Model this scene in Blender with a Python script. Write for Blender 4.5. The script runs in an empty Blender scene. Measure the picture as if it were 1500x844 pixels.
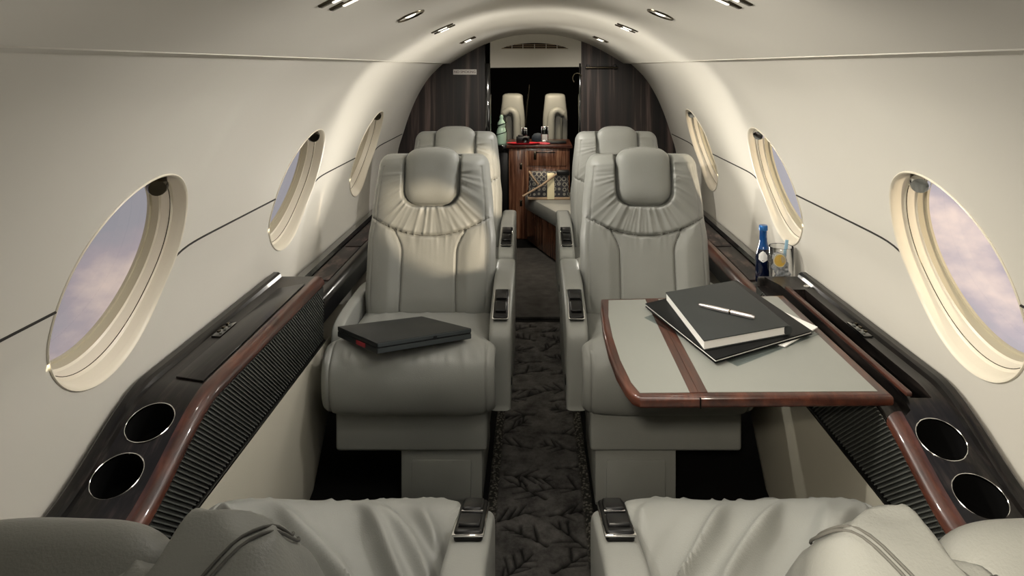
import bpy, bmesh, math, random
from mathutils import Vector, Matrix, noise
import numpy as np
random.seed(5)
PI = math.pi
H = 1.42            # eye height over the cabin floor; the eye stands at x=0, y=0
CX = 0.02           # cabin axis
scene = bpy.context.scene
COL = scene.collection

# ------------------------------------------------------------------ camera
cam_d = bpy.data.cameras.new('camera')
cam = bpy.data.objects.new('camera', cam_d); COL.objects.link(cam)
cam.location = (0, 0, H); cam.rotation_euler = (PI/2, 0, 0)
cam_d.sensor_width = 36; cam_d.lens = 24.0
cam_d.shift_x = -(782-750)/1500
cam_d.shift_y = -(422-97)/1500
cam_d.clip_start = 0.02
scene.camera = cam
scene.view_settings.view_transform = 'Standard'
scene.view_settings.look = 'None'
scene.view_settings.exposure = 0.2
scene.view_settings.gamma = 1
scene.view_settings.use_curve_mapping = False

def P(px, py, D):
    return Vector(((px-782)/1000*D, D, H-(py-97)/1000*D))

def sm(a, b, v):
    t = min(1, max(0, (v-a)/(b-a))); return t*t*(3-2*t)

# ------------------------------------------------------------------ materials
MATS = {}
def mat(name, color, rough=0.5, metal=0.0, coat=0.0, spec=0.5, noise_amt=0.0, noise_scale=8.0,
        bump=0.0, bump_scale=200.0, sheen=0.0, trans=0.0, ior=1.45, emit=None, emit_s=0.0):
    m = bpy.data.materials.new(name); m.use_nodes = True
    nt = m.node_tree; b = nt.nodes['Principled BSDF']
    b.inputs['Base Color'].default_value = (*color, 1)
    b.inputs['Roughness'].default_value = rough
    b.inputs['Metallic'].default_value = metal
    b.inputs['Coat Weight'].default_value = coat
    b.inputs['Coat Roughness'].default_value = 0.05
    b.inputs['Specular IOR Level'].default_value = spec
    b.inputs['Transmission Weight'].default_value = trans
    b.inputs['IOR'].default_value = ior
    b.inputs['Sheen Weight'].default_value = sheen
    tc = nt.nodes.new('ShaderNodeTexCoord')
    if noise_amt:
        n = nt.nodes.new('ShaderNodeTexNoise'); n.inputs['Scale'].default_value = noise_scale
        n.inputs['Detail'].default_value = 6
        r = nt.nodes.new('ShaderNodeMapRange')
        r.inputs['To Min'].default_value = 1-noise_amt; r.inputs['To Max'].default_value = 1+noise_amt
        mx = nt.nodes.new('ShaderNodeMix'); mx.data_type = 'RGBA'; mx.blend_type = 'MULTIPLY'
        mx.inputs['Factor'].default_value = 1
        mx.inputs['A'].default_value = (*color, 1)
        nt.links.new(tc.outputs['Object'], n.inputs['Vector'])
        nt.links.new(n.outputs['Fac'], r.inputs['Value'])
        nt.links.new(r.outputs['Result'], mx.inputs['B'])
        nt.links.new(mx.outputs['Result'], b.inputs['Base Color'])
    if bump:
        n2 = nt.nodes.new('ShaderNodeTexNoise'); n2.inputs['Scale'].default_value = bump_scale
        n2.inputs['Detail'].default_value = 4
        bp = nt.nodes.new('ShaderNodeBump'); bp.inputs['Strength'].default_value = bump
        bp.inputs['Distance'].default_value = 0.002
        nt.links.new(tc.outputs['Object'], n2.inputs['Vector'])
        nt.links.new(n2.outputs['Fac'], bp.inputs['Height'])
        nt.links.new(bp.outputs['Normal'], b.inputs['Normal'])
    if emit:
        b.inputs['Emission Color'].default_value = (*emit, 1)
        b.inputs['Emission Strength'].default_value = emit_s
    MATS[name] = m
    return m

def wood(name, c1, c2, c3, scale, rough=0.12, coat=1.0, detail=4):
    """streaked veneer: noise stretched by scale (x,y,z) runs through a three colour ramp"""
    m = mat(name, c1, rough, coat=coat)
    nt = m.node_tree; b = nt.nodes['Principled BSDF']
    tc = nt.nodes.new('ShaderNodeTexCoord'); mp = nt.nodes.new('ShaderNodeMapping')
    mp.inputs['Scale'].default_value = scale
    n = nt.nodes.new('ShaderNodeTexNoise'); n.inputs['Scale'].default_value = 1.0
    n.inputs['Detail'].default_value = detail; n.inputs['Roughness'].default_value = 0.65
    n.inputs['Distortion'].default_value = 0.3
    cr = nt.nodes.new('ShaderNodeValToRGB')
    e = cr.color_ramp.elements
    e[0].position = 0.36; e[0].color = (*c1, 1); e[1].position = 0.68; e[1].color = (*c3, 1)
    k = e.new(0.52); k.color = (*c2, 1)
    nt.links.new(tc.outputs['Object'], mp.inputs['Vector'])
    nt.links.new(mp.outputs['Vector'], n.inputs['Vector'])
    nt.links.new(n.outputs['Fac'], cr.inputs['Fac'])
    nt.links.new(cr.outputs['Color'], b.inputs['Base Color'])
    return m

LEATHER = (0.255, 0.260, 0.242)
M_leather = mat('seat_leather', LEATHER, 0.42, spec=0.45, noise_amt=0.10, noise_scale=9, bump=0.25, bump_scale=420)
M_stitch = mat('seam_thread', (0.10, 0.098, 0.088), 0.7)
M_wall = mat('cream_wall_panel', (0.57, 0.545, 0.485), 0.55, noise_amt=0.025, noise_scale=2.5)
M_ceil = mat('cream_ceiling_panel', (0.57, 0.545, 0.485), 0.6, noise_amt=0.025, noise_scale=2.5)
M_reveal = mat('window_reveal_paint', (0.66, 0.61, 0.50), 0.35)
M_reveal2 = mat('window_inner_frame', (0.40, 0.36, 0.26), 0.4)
M_panel = mat('lower_panel_leather', (0.50, 0.475, 0.39), 0.5, noise_amt=0.05, noise_scale=4, bump=0.15, bump_scale=300)
M_floor = mat('black_carpet', (0.006, 0.006, 0.006), 0.95, spec=0.1, noise_amt=0.4, noise_scale=120, bump=0.6, bump_scale=300)
M_black = mat('black_plastic', (0.004, 0.004, 0.0045), 0.35)
M_gloss = mat('black_gloss', (0.003, 0.003, 0.003), 0.08, coat=1.0)
M_arm = mat('armrest_control_black', (0.004, 0.004, 0.004), 0.28, spec=.3)
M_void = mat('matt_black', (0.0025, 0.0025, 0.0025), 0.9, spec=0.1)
M_seam = mat('dark_seam', (0.012, 0.010, 0.008), 0.7)
M_chrome = mat('chrome', (0.75, 0.75, 0.74), 0.12, metal=1.0)
M_steel = mat('dark_metal', (0.10, 0.085, 0.06), 0.25, metal=1.0)
M_ebony = wood('ebony_veneer', (0.0022, 0.002, 0.002), (0.006, 0.005, 0.0045), (0.022, 0.017, 0.015), (70, 3, 30), rough=0.3, coat=.2)
M_ebony.node_tree.nodes['Principled BSDF'].inputs['Specular IOR Level'].default_value = .25
M_bulk = wood('striped_dark_veneer', (0.004, 0.0032, 0.0035), (0.018, 0.011, 0.010), (0.105, 0.072, 0.063), (26, 10, 0.7), rough=0.5, coat=0.0)
M_mahog = wood('mahogany_edge', (0.022, 0.006, 0.0035), (0.048, 0.013, 0.007), (0.09, 0.027, 0.014), (30, 5, 30), rough=0.35, coat=.35)
M_cab = wood('red_brown_veneer', (0.05, 0.019, 0.010), (0.13, 0.056, 0.032), (0.29, 0.155, 0.092), (55, 20, 2.5), rough=0.25, coat=0.4)
M_tabwood = wood('dark_mahogany_band', (0.025, 0.008, 0.005), (0.05, 0.016, 0.010), (0.085, 0.03, 0.018), (60, 4, 30), rough=0.4, coat=.2)
M_tableather = mat('table_leather', (0.225, 0.232, 0.21), 0.38, noise_amt=0.04, noise_scale=5, bump=0.12, bump_scale=500)
M_grille = mat('grille_rib', (0.11, 0.115, 0.105), 0.35, metal=0.3)
M_cover = mat('charcoal_book_cloth', (0.019, 0.022, 0.0215), 0.65, bump=0.3, bump_scale=700)
M_blackfolder = mat('black_folder_board', (0.003, 0.0035, 0.004), 0.45, spec=.2)
M_paper = mat('white_paper', (0.72, 0.71, 0.68), 0.7)
M_laptop = mat('graphite_laptop', (0.010, 0.012, 0.0125), 0.5)
M_laptop_edge = mat('graphite_laptop_edge', (0.05, 0.058, 0.060), 0.4)
M_red = mat('red_plastic', (0.55, 0.02, 0.035), 0.3)
M_redlabel = mat('red_label', (0.30, 0.02, 0.03), 0.5)
M_sign = mat('white_sign', (0.75, 0.72, 0.70), 0.5)
M_signtext = mat('maroon_lettering', (0.09, 0.02, 0.03), 0.6)
M_pale_green = mat('pale_green_glaze', (0.42, 0.62, 0.50), 0.25)
M_bluecap = mat('navy_cloth', (0.012, 0.02, 0.032), 0.8)
M_lens = mat('lamp_lens', (0.8, 0.8, 0.75), 0.3, emit=(1.0, 0.93, 0.8), emit_s=1.2)
M_rug = mat('grey_entry_carpet', (0.05, 0.048, 0.045), 0.95, spec=0.1, noise_amt=0.5, noise_scale=18, bump=0.8, bump_scale=150)
M_blueglass = mat('blue_bottle_glass', (0.002, 0.018, 0.085), 0.06, coat=0.6)
M_label = mat('silver_label', (0.6, 0.6, 0.58), 0.35)
M_lemon = mat('lemon_flesh', (0.80, 0.52, 0.08), 0.5)
M_pith = mat('lemon_pith', (0.75, 0.68, 0.45), 0.6)
M_ice = mat('ice', (0.93, 0.96, 1.0), 0.12, trans=.75, ior=1.31)
M_glass = mat('drinking_glass', (1, 1, 1), 0.01, trans=1.0, ior=1.45)
M_stir = mat('pale_blue_stick', (0.25, 0.42, 0.55), 0.4)
M_strap = mat('tan_strap', (0.36, 0.26, 0.17), 0.6)

# carpet runner: pile colour with fine tufts, paler fringe bands at both long edges
M_runner = mat('sculpted_carpet', (0.03, 0.03, 0.03), 0.95, spec=0.12, bump=0.9, bump_scale=420)
def _runner():
    nt = M_runner.node_tree; b = nt.nodes['Principled BSDF']
    tc = nt.nodes.new('ShaderNodeTexCoord')
    n = nt.nodes.new('ShaderNodeTexNoise'); n.inputs['Scale'].default_value = 16; n.inputs['Detail'].default_value = 9
    n.inputs['Roughness'].default_value = 0.7
    cr = nt.nodes.new('ShaderNodeValToRGB'); e = cr.color_ramp.elements
    e[0].position = 0.34; e[0].color = (0.030, 0.029, 0.0285, 1)
    e[1].position = 0.70; e[1].color = (0.115, 0.11, 0.104, 1)
    nt.links.new(tc.outputs['Object'], n.inputs['Vector'])
    nt.links.new(n.outputs['Fac'], cr.inputs['Fac'])
    at = nt.nodes.new('ShaderNodeAttribute'); at.attribute_name = 'fringe'
    v = nt.nodes.new('ShaderNodeTexVoronoi'); v.inputs['Scale'].default_value = 90
    nt.links.new(tc.outputs['Object'], v.inputs['Vector'])
    cr2 = nt.nodes.new('ShaderNodeValToRGB'); e = cr2.color_ramp.elements
    e[0].position = 0.1; e[0].color = (0.15, 0.14, 0.12, 1); e[1].position = 0.55; e[1].color = (0.02, 0.02, 0.018, 1)
    nt.links.new(v.outputs['Distance'], cr2.inputs['Fac'])
    mx = nt.nodes.new('ShaderNodeMix'); mx.data_type = 'RGBA'
    nt.links.new(at.outputs['Fac'], mx.inputs['Factor'])
    nt.links.new(cr.outputs['Color'], mx.inputs['A']); nt.links.new(cr2.outputs['Color'], mx.inputs['B'])
    a2 = nt.nodes.new('ShaderNodeAttribute'); a2.attribute_name = 'sprig'
    m2 = nt.nodes.new('ShaderNodeMix'); m2.data_type = 'RGBA'; m2.inputs['B'].default_value = (.0035, .0035, .0035, 1)
    nt.links.new(a2.outputs['Fac'], m2.inputs['Factor']); nt.links.new(mx.outputs['Result'], m2.inputs['A'])
    nt.links.new(m2.outputs['Result'], b.inputs['Base Color'])
_runner()

# grille backing: small dark slots in a slightly lighter weave
M_weave = mat('grille_weave', (0.02, 0.022, 0.02), 0.5)
def _weave():
    nt = M_weave.node_tree; b = nt.nodes['Principled BSDF']
    tc = nt.nodes.new('ShaderNodeTexCoord'); sx = nt.nodes.new('ShaderNodeSeparateXYZ')
    nt.links.new(tc.outputs['Object'], sx.inputs['Vector'])
    mu = nt.nodes.new('ShaderNodeMath'); mu.operation = 'MULTIPLY'; mu.inputs[1].default_value = 2*PI/0.0068
    si = nt.nodes.new('ShaderNodeMath'); si.operation = 'SINE'
    dt = nt.nodes.new('ShaderNodeVectorMath'); dt.operation = 'DOT_PRODUCT'; dt.inputs[1].default_value = (0, -.775, .632)
    nt.links.new(tc.outputs['Object'], dt.inputs[0]); nt.links.new(dt.outputs['Value'], mu.inputs[0]); nt.links.new(mu.outputs[0], si.inputs[0])
    cr = nt.nodes.new('ShaderNodeValToRGB'); e = cr.color_ramp.elements
    e[0].position = 0.45; e[0].color = (0.0015, 0.002, 0.002, 1); e[1].position = 0.75; e[1].color = (0.045, 0.047, 0.043, 1)
    mr = nt.nodes.new('ShaderNodeMapRange'); mr.inputs['From Min'].default_value = -1
    nt.links.new(si.outputs[0], mr.inputs['Value']); nt.links.new(mr.outputs['Result'], cr.inputs['Fac'])
    nt.links.new(cr.outputs['Color'], b.inputs['Base Color'])
_weave()

# thin clear material for window panes and plastic sleeves
def clear(name, tint, gloss):
    m = bpy.data.materials.new(name); m.use_nodes = True; nt = m.node_tree
    nt.nodes.clear()
    o = nt.nodes.new('ShaderNodeOutputMaterial'); t = nt.nodes.new('ShaderNodeBsdfTransparent')
    t.inputs['Color'].default_value = (*tint, 1)
    g = nt.nodes.new('ShaderNodeBsdfGlossy'); g.inputs['Roughness'].default_value = 0.05
    mx = nt.nodes.new('ShaderNodeMixShader'); fr = nt.nodes.new('ShaderNodeLayerWeight'); fr.inputs['Blend'].default_value = .3
    ml = nt.nodes.new('ShaderNodeMath'); ml.operation = 'MULTIPLY'; ml.inputs[1].default_value = gloss
    nt.links.new(fr.outputs['Facing'], ml.inputs[0]); nt.links.new(ml.outputs[0], mx.inputs[0]); nt.links.new(t.outputs[0], mx.inputs[1]); nt.links.new(g.outputs[0], mx.inputs[2])
    nt.links.new(mx.outputs[0], o.inputs['Surface'])
    return m
M_pane = clear('window_pane', (0.97, 0.97, 0.98), 0.10)
M_sleeve = clear('clear_plastic', (0.84, 0.87, 0.88), 0.25)

# patterned handbag cloth
M_bag = mat('patterned_bag_cloth', (0.2, 0.19, 0.17), 0.7)
def _bag():
    nt = M_bag.node_tree; b = nt.nodes['Principled BSDF']
    tc = nt.nodes.new('ShaderNodeTexCoord')
    v = nt.nodes.new('ShaderNodeTexVoronoi'); v.inputs['Scale'].default_value = 26; v.inputs['Randomness'].default_value = 0.15
    nt.links.new(tc.outputs['Object'], v.inputs['Vector'])
    cr = nt.nodes.new('ShaderNodeValToRGB'); e = cr.color_ramp.elements
    cr.color_ramp.interpolation = 'CONSTANT'
    e[0].position = 0.0; e[0].color = (0.02, 0.02, 0.025, 1); e[1].position = 0.38; e[1].color = (0.22, 0.21, 0.18, 1)
    k = e.new(0.52); k.color = (0.03, 0.03, 0.035, 1)
    nt.links.new(v.outputs['Distance'], cr.inputs['Fac']); nt.links.new(cr.outputs['Color'], b.inputs['Base Color'])
_bag()

# ------------------------------------------------------------------ object helpers
def obj(name, verts, faces, m, parent=None, smooth=False, loc=None):
    me = bpy.data.meshes.new(name)
    me.from_pydata([tuple(v) for v in verts], [], faces)
    me.materials.append(m)
    if smooth:
        me.polygons.foreach_set('use_smooth', [True]*len(me.polygons))
    me.update()
    o = bpy.data.objects.new(name, me); COL.objects.link(o)
    if parent: o.parent = parent
    if loc is not None: o.location = loc
    return o

def bm_obj(name, bm, m, parent=None, smooth=False, angle=None):
    bmesh.ops.recalc_face_normals(bm, faces=bm.faces)
    me = bpy.data.meshes.new(name); bm.to_mesh(me); bm.free()
    me.materials.append(m)
    if smooth:
        me.polygons.foreach_set('use_smooth', [True]*len(me.polygons))
        if angle: me.set_sharp_from_angle(angle=math.radians(angle))
    o = bpy.data.objects.new(name, me); COL.objects.link(o)
    if parent: o.parent = parent
    return o

def thing(name, label, cat, loc=(0, 0, 0), rotz=0, group=None):
    o = bpy.data.objects.new(name, None); COL.objects.link(o)
    o.empty_display_size = 0.05
    o.location = loc; o.rotation_euler = (0, 0, rotz)
    o['label'] = label; o['category'] = cat
    if group: o['group'] = group
    return o
def tag(o, label, cat, group=None):
    o['label'] = label; o['category'] = cat
    if group: o['group'] = group
    return o
def struct(o):
    o['kind'] = 'structure'; return o

def add_box(bm, c, s, bev=0.0, seg=2, rot=None):
    mtx = Matrix.Translation(Vector(c)) @ (rot.to_4x4() if rot else Matrix.Identity(4)) @ Matrix.Diagonal((s[0], s[1], s[2], 1))
    r = bmesh.ops.create_cube(bm, size=1.0, matrix=mtx)
    if bev:
        es = list({e for v in r['verts'] for e in v.link_edges})
        bmesh.ops.bevel(bm, geom=es, offset=bev, segments=seg, profile=0.5, affect='EDGES')
def box(name, c, s, m, parent=None, bev=0.0, seg=2, rot=None):
    bm = bmesh.new(); add_box(bm, c, s, bev, seg, rot)
    return bm_obj(name, bm, m, parent, smooth=bev > 0, angle=40)

def add_tube(bm, pts, r, n=8, closed=False, cap=True):
    pts = [Vector(p) for p in pts]; rings = []
    N = len(pts); ref = None
    for i, p in enumerate(pts):
        a = pts[(i-1) % N] if (closed or i > 0) else p
        b = pts[(i+1) % N] if (closed or i < N-1) else p
        t = (b-a).normalized()
        if ref is None:
            ref = Vector((0, 0, 1)) if abs(t.z) < 0.9 else Vector((1, 0, 0))
        u = (ref - t*ref.dot(t)).normalized(); v = t.cross(u); ref = u
        rr = r[i] if isinstance(r, (list, tuple)) else r
        rings.append([bm.verts.new(p + (u*math.cos(2*PI*k/n) + v*math.sin(2*PI*k/n))*rr) for k in range(n)])
    for i in range(N if closed else N-1):
        A, B = rings[i], rings[(i+1) % N]
        for k in range(n):
            bm.faces.new((A[k], A[(k+1) % n], B[(k+1) % n], B[k]))
    if cap and not closed:
        bm.faces.new(rings[0][::-1]); bm.faces.new(rings[-1])
def tube(name, pts, r, m, parent=None, n=8, closed=False):
    bm = bmesh.new(); add_tube(bm, pts, r, n, closed)
    return bm_obj(name, bm, m, parent, smooth=True, angle=50)

def add_lathe(bm, prof, mtx=None, n=28):
    mtx = mtx or Matrix.Identity(4); rings = []
    for r, z in prof:
        if r < 1e-6: rings.append([bm.verts.new(mtx @ Vector((0, 0, z)))])
        else: rings.append([bm.verts.new(mtx @ Vector((r*math.cos(2*PI*k/n), r*math.sin(2*PI*k/n), z))) for k in range(n)])
    for A, B in zip(rings, rings[1:]):
        for k in range(n):
            k2 = (k+1) % n
            if len(A) == 1 and len(B) == 1: continue
            if len(A) == 1: bm.faces.new((A[0], B[k], B[k2]))
            elif len(B) == 1: bm.faces.new((A[k], A[k2], B[0]))
            else: bm.faces.new((A[k], A[k2], B[k2], B[k]))
def lathe(name, prof, m, parent=None, mtx=None, n=28, angle=40):
    bm = bmesh.new(); add_lathe(bm, prof, mtx, n)
    return bm_obj(name, bm, m, parent, smooth=True, angle=angle)

def add_prism(bm, poly, axis_vec):
    a = [bm.verts.new(p) for p in poly]; b = [bm.verts.new(Vector(p)+Vector(axis_vec)) for p in poly]
    n = len(poly)
    bm.faces.new(a); bm.faces.new(b[::-1])
    for i in range(n): bm.faces.new((a[i], b[i], b[(i+1) % n], a[(i+1) % n]))
def prism(name, poly, axis_vec, m, parent=None, bev=0.0):
    bm = bmesh.new(); add_prism(bm, poly, axis_vec)
    if bev: bmesh.ops.bevel(bm, geom=list(bm.edges), offset=bev, segments=2, profile=0.5, affect='EDGES')
    return bm_obj(name, bm, m, parent, smooth=bev > 0, angle=40)

def cut(o, cutter_bm):
    """boolean-difference the bmesh out of the object and keep the result as its mesh"""
    me = bpy.data.meshes.new('cutter'); bmesh.ops.recalc_face_normals(cutter_bm, faces=cutter_bm.faces)
    cutter_bm.to_mesh(me); cutter_bm.free()
    c = bpy.data.objects.new('cutter', me); COL.objects.link(c)
    par = o.parent; o.parent = None
    md = o.modifiers.new('b', 'BOOLEAN'); md.operation = 'DIFFERENCE'; md.solver = 'EXACT'; md.object = c
    bpy.context.view_layer.update()
    dg = bpy.context.evaluated_depsgraph_get()
    new = bpy.data.meshes.new_from_object(o.evaluated_get(dg))
    o.modifiers.clear(); old = o.data; o.data = new; bpy.data.meshes.remove(old)
    bpy.data.objects.remove(c); bpy.data.meshes.remove(me); o.parent = par

def catmull(pts, per=8, closed=True):
    pts = [Vector((*p, 0)) if len(p) == 2 else Vector(p) for p in pts]; out = []; N = len(pts)
    for i in range(N if closed else N-1):
        if closed: p0, p1, p2, p3 = pts[i-1], pts[i], pts[(i+1) % N], pts[(i+2) % N]
        else: p0, p1, p2, p3 = pts[max(0, i-1)], pts[i], pts[i+1], pts[min(N-1, i+2)]
        for k in range(per):
            t = k/per
            out.append(0.5*((2*p1) + (p2-p0)*t + (2*p0-5*p1+4*p2-p3)*t*t + (3*p1-p0-3*p2+p3)*t**3))
    if not closed: out.append(pts[-1])
    return out

def loft(name, prof, halfw, r, m, parent=None, nu=28, disp=None, x0=0.0, p=4.0):
    """closed (y,z) profile swept over x with softly rounded ends; halfw may be a function of (y,z)"""
    N = len(prof)
    pr = [Vector((q[0], q[1])) for q in prof]
    area = sum(pr[i].x*pr[(i+1) % N].y - pr[(i+1) % N].x*pr[i].y for i in range(N))
    sg = 1 if area > 0 else -1
    nor = []
    for i in range(N):
        t = pr[(i+1) % N] - pr[i-1]
        nrm = Vector((t.y, -t.x))*sg
        nor.append(nrm.normalized() if nrm.length > 1e-9 else Vector((0, 0)))
    verts = []; faces = []
    for j in range(nu+1):
        a = -1 + 2*j/nu; s = math.sin(a*PI/2)
        e = r*(1 - math.sqrt(max(0.0, 1 - abs(s)**p)))
        for i in range(N):
            w = halfw(pr[i].x, pr[i].y) if callable(halfw) else halfw
            d = disp(s*w, pr[i].x, pr[i].y, nor[i], s) if disp else 0.0
            q = pr[i] - nor[i]*(e - d)
            verts.append((x0 + s*w, q.x, q.y))
    for j in range(nu):
        for i in range(N):
            i2 = (i+1) % N
            faces.append((j*N+i, j*N+i2, (j+1)*N+i2, (j+1)*N+i))
    faces.append(tuple(range(N))[::-1]); faces.append(tuple(nu*N+i for i in range(N)))
    bm = bmesh.new(); vs = [bm.verts.new(v) for v in verts]
    for f in faces:
        try: bm.faces.new([vs[i] for i in f])
        except ValueError: pass
    return bm_obj(name, bm, m, parent, smooth=True, angle=70)

def lin(a, b, n): return [a+(b-a)*i/n for i in range(n+1)]
def fold(v3):   # ridged noise, 0..1 with sharp crests
    return 1 - min(1.0, abs(noise.noise(v3))*2.2)

# ------------------------------------------------------------------ cabin shell
SIDE = [(.905, -1.45), (.915, -1.10), (.925, -.93), (.927, -.80), (.922, -.70), (.903, -.55), (.872, -.445), (.827, -.31), (.769, -.18), (.697, -.07), (.612, .015)]
side_s = catmull(SIDE, 12, closed=False)
# arc-length parameter
arc = [0.0]
for a, b in zip(side_s, side_s[1:]): arc.append(arc[-1] + (b-a).length)
def wall_pt(a, D, sg):
    a = min(max(a, 0), arc[-1])
    lo, hi = 0, len(arc)-1
    while hi-lo > 1:
        mid = (lo+hi)//2
        if arc[mid] <= a: lo = mid
        else: hi = mid
    t = (a-arc[lo])/(arc[hi]-arc[lo])
    q = side_s[lo].lerp(side_s[hi], t)
    return Vector((CX + sg*q.x, D, H+q.y))
def arc_at_z(z):
    for i in range(len(side_s)-1):
        if side_s[i].y <= z <= side_s[i+1].y:
            return arc[i] + (arc[i+1]-arc[i])*(z-side_s[i].y)/(side_s[i+1].y-side_s[i].y)
A_C = arc_at_z(-.437)
EA, EB = .207, .222                      # window half length along the cabin, half height along the wall
A0, A1 = A_C-.30, A_C+.30
Y0, Y1 = -1.3, 4.47
WIN = {-1: [1.42, 2.45, 3.45], 1: [1.455, 2.52, 3.60]}
NB = 24
def wall(sg, name):
    verts = []; faces = []; key = {}
    def V(a, D):
        p = wall_pt(a, D, sg); k = (round(a, 5), round(D, 5))
        if k not in key: key[k] = len(verts); verts.append(p)
        return key[k]
    def F(*ids): faces.append(ids if sg > 0 else ids[::-1])
    def strip(a0, a1, d0, d1, na):
        for i in range(na):
            u0 = a0+(a1-a0)*i/na; u1 = a0+(a1-a0)*(i+1)/na
            F(V(u0, d0), V(u0, d1), V(u1, d1), V(u1, d0))
    strip(0, A0, Y0, Y1, 24); strip(A1, arc[-1], Y0, Y1, 24)
    ds = [Y0]
    for c in WIN[sg]: ds += [c-.30, c+.30]
    ds.append(Y1)
    for i in range(0, len(ds), 2): strip(A0, A1, ds[i], ds[i+1], NB)
    for c in WIN[sg]:
        bd = []
        for k in range(NB): bd.append((A0, c-.30+.60*k/NB))
        for k in range(NB): bd.append((A0+(A1-A0)*k/NB, c+.30))
        for k in range(NB): bd.append((A1, c+.30-.60*k/NB))
        for k in range(NB): bd.append((A1-(A1-A0)*k/NB, c-.30))
        R = 7; grid = []
        for (a, D) in bd:
            th = math.atan2((a-A_C), (D-c))
            rad = 1/math.sqrt((math.cos(th)/EA)**2 + (math.sin(th)/EB)**2)
            ea, ed = A_C+rad*math.sin(th), c+rad*math.cos(th)
            grid.append([V(ea+(a-ea)*(j/R)**1.5, ed+(D-ed)*(j/R)**1.5) if j < R else V(a, D) for j in range(R+1)])
        n = len(bd)
        for k in range(n):
            for j in range(R):
                F(grid[k][j], grid[k][j+1], grid[(k+1) % n][j+1], grid[(k+1) % n][j])
    return struct(obj(name, verts, faces, M_wall, smooth=True))
wall(-1, 'wall_left'); wall(1, 'wall_right')

# ceiling: the raised centre panel with a small step at each side
ceil_prof = [(-.612, .015), (-.56, .019)] + [(v.x, v.y) for v in catmull([(-.56, .021), (-.44, .092), (-.316, .152), (-.16, .196), (0, .209), (.16, .196), (.316, .152), (.44, .092), (.56, .021)], 6, closed=False)] + [(.56, .019), (.612, .015)]
cv = []; cf = []
for D in (Y0, Y1):
    cv += [(CX+x, D, H+z) for x, z in ceil_prof]
n = len(ceil_prof)
for i in range(n-1): cf.append((i, i+1, n+i+1, n+i))
c_o = obj('ceiling', cv, cf, M_ceil, smooth=True); struct(c_o)
c_o.data.set_sharp_from_angle(angle=math.radians(22))
struct(obj('floor', [(-1.3, Y0, 0), (1.3, Y0, 0), (1.3, 8.0, 0), (-1.3, 8.0, 0)], [(0, 1, 2, 3)], M_floor))
# aft end of the cabin, behind the eye
aft = [(CX+sg*0, Y0, 0) for sg in ()]
prof_all = [(-q.x, q.y) for q in side_s] + ceil_prof[1:-1] + [(q.x, q.y) for q in reversed(side_s)]
struct(obj('wall_back', [(CX+x, Y0, H+z) for x, z in prof_all], [tuple(range(len(prof_all)))[::-1]], M_wall))

# wall seams: thin dark joint lines between the windows, and one hoop joint
def seam(name, pts, r=.0032, m=M_seam):
    return struct(tube(name, pts, r, m, n=6))
def seam_line(sg, d0, d1, curl0, curl1, k):
    pts = []
    for i in range(25):
        t = i/24; D = d0+(d1-d0)*t
        z = -.437 - curl0*math.exp(-t/.06) - curl1*math.exp(-(1-t)/.06)
        pts.append(wall_pt(arc_at_z(z), D, sg))
    return seam('trim_%d' % k, pts)
k = 1
for sg in (-1, 1):
    w = WIN[sg]
    segs = [(Y0+.1, w[0]-EA), (w[0]+EA, w[1]-EA), (w[1]+EA, w[2]-EA), (w[2]+EA, 4.40)]
    for d0, d1 in segs:
        seam_line(sg, d0, d1, .016, 0, k); k += 1


# ------------------------------------------------------------------ windows
M_winlamp = M_steel
def window(sg, c, idx):
    pc = wall_pt(A_C, c, sg)
    t = (wall_pt(A_C+.03, c, sg) - wall_pt(A_C-.03, c, sg)).normalized()
    nrm = Vector((sg*t.z, 0, -sg*t.x))           # outward, away from the cabin
    if nrm.x*sg < 0: nrm = -nrm
    nrm.normalize()
    root = bpy.data.objects.new('window_%d' % idx, None); COL.objects.link(root)
    root.location = pc; struct(root); root.empty_display_size = .05
    N = 96
    def ring(scale_off, depth, follow=1.0):
        out = []
        for k2 in range(N):
            th = 2*PI*k2/N
            a = A_C + (EB+scale_off)*math.sin(th); D = c + (EA+scale_off)*math.cos(th)
            w0 = wall_pt(a, D, sg) - pc
            flat = t*((EB+scale_off)*math.sin(th)) + Vector((0, (EA+scale_off)*math.cos(th), 0))
            out.append(flat.lerp(w0, follow) + nrm*depth)
        return out
    def rings_obj(name, spec, m):
        vs = []; fs = []
        for s in spec: vs += ring(*s)
        for j in range(len(spec)-1):
            for k2 in range(N):
                q = (j*N+k2, j*N+(k2+1) % N, (j+1)*N+(k2+1) % N, (j+1)*N+k2)
                fs.append(q if sg < 0 else q[::-1])
        bm = bmesh.new(); bv = [bm.verts.new(v) for v in vs]
        for f in fs: bm.faces.new([bv[i] for i in f])
        return bm_obj(name, bm, m, root, smooth=True, angle=35)
    rings_obj('window_lip', [(.003, .0008), (.003, -.0015), (.001, -.0035), (-.002, -.002), (-.0045, .003), (-.006, .012)], M_reveal)
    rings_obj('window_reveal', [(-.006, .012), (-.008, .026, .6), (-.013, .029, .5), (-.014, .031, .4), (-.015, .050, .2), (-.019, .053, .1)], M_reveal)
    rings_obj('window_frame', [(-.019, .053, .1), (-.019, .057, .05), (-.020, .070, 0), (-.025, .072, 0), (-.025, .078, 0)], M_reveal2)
    bm = bmesh.new(); vs = [bm.verts.new(v) for v in ring(-.024, .076, 0)]
    bm.faces.new(vs); bm_obj('pane', bm, M_pane, root)
    # dark joint halfway through the reveal
    bm = bmesh.new(); add_tube(bm, ring(-.0137, .0298, .45), .0010, 5, closed=True)
    bm_obj('reveal_joint', bm, M_steel, root, smooth=True)
    return pc, t, nrm
idx = 1; WINPOS = []
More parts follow.
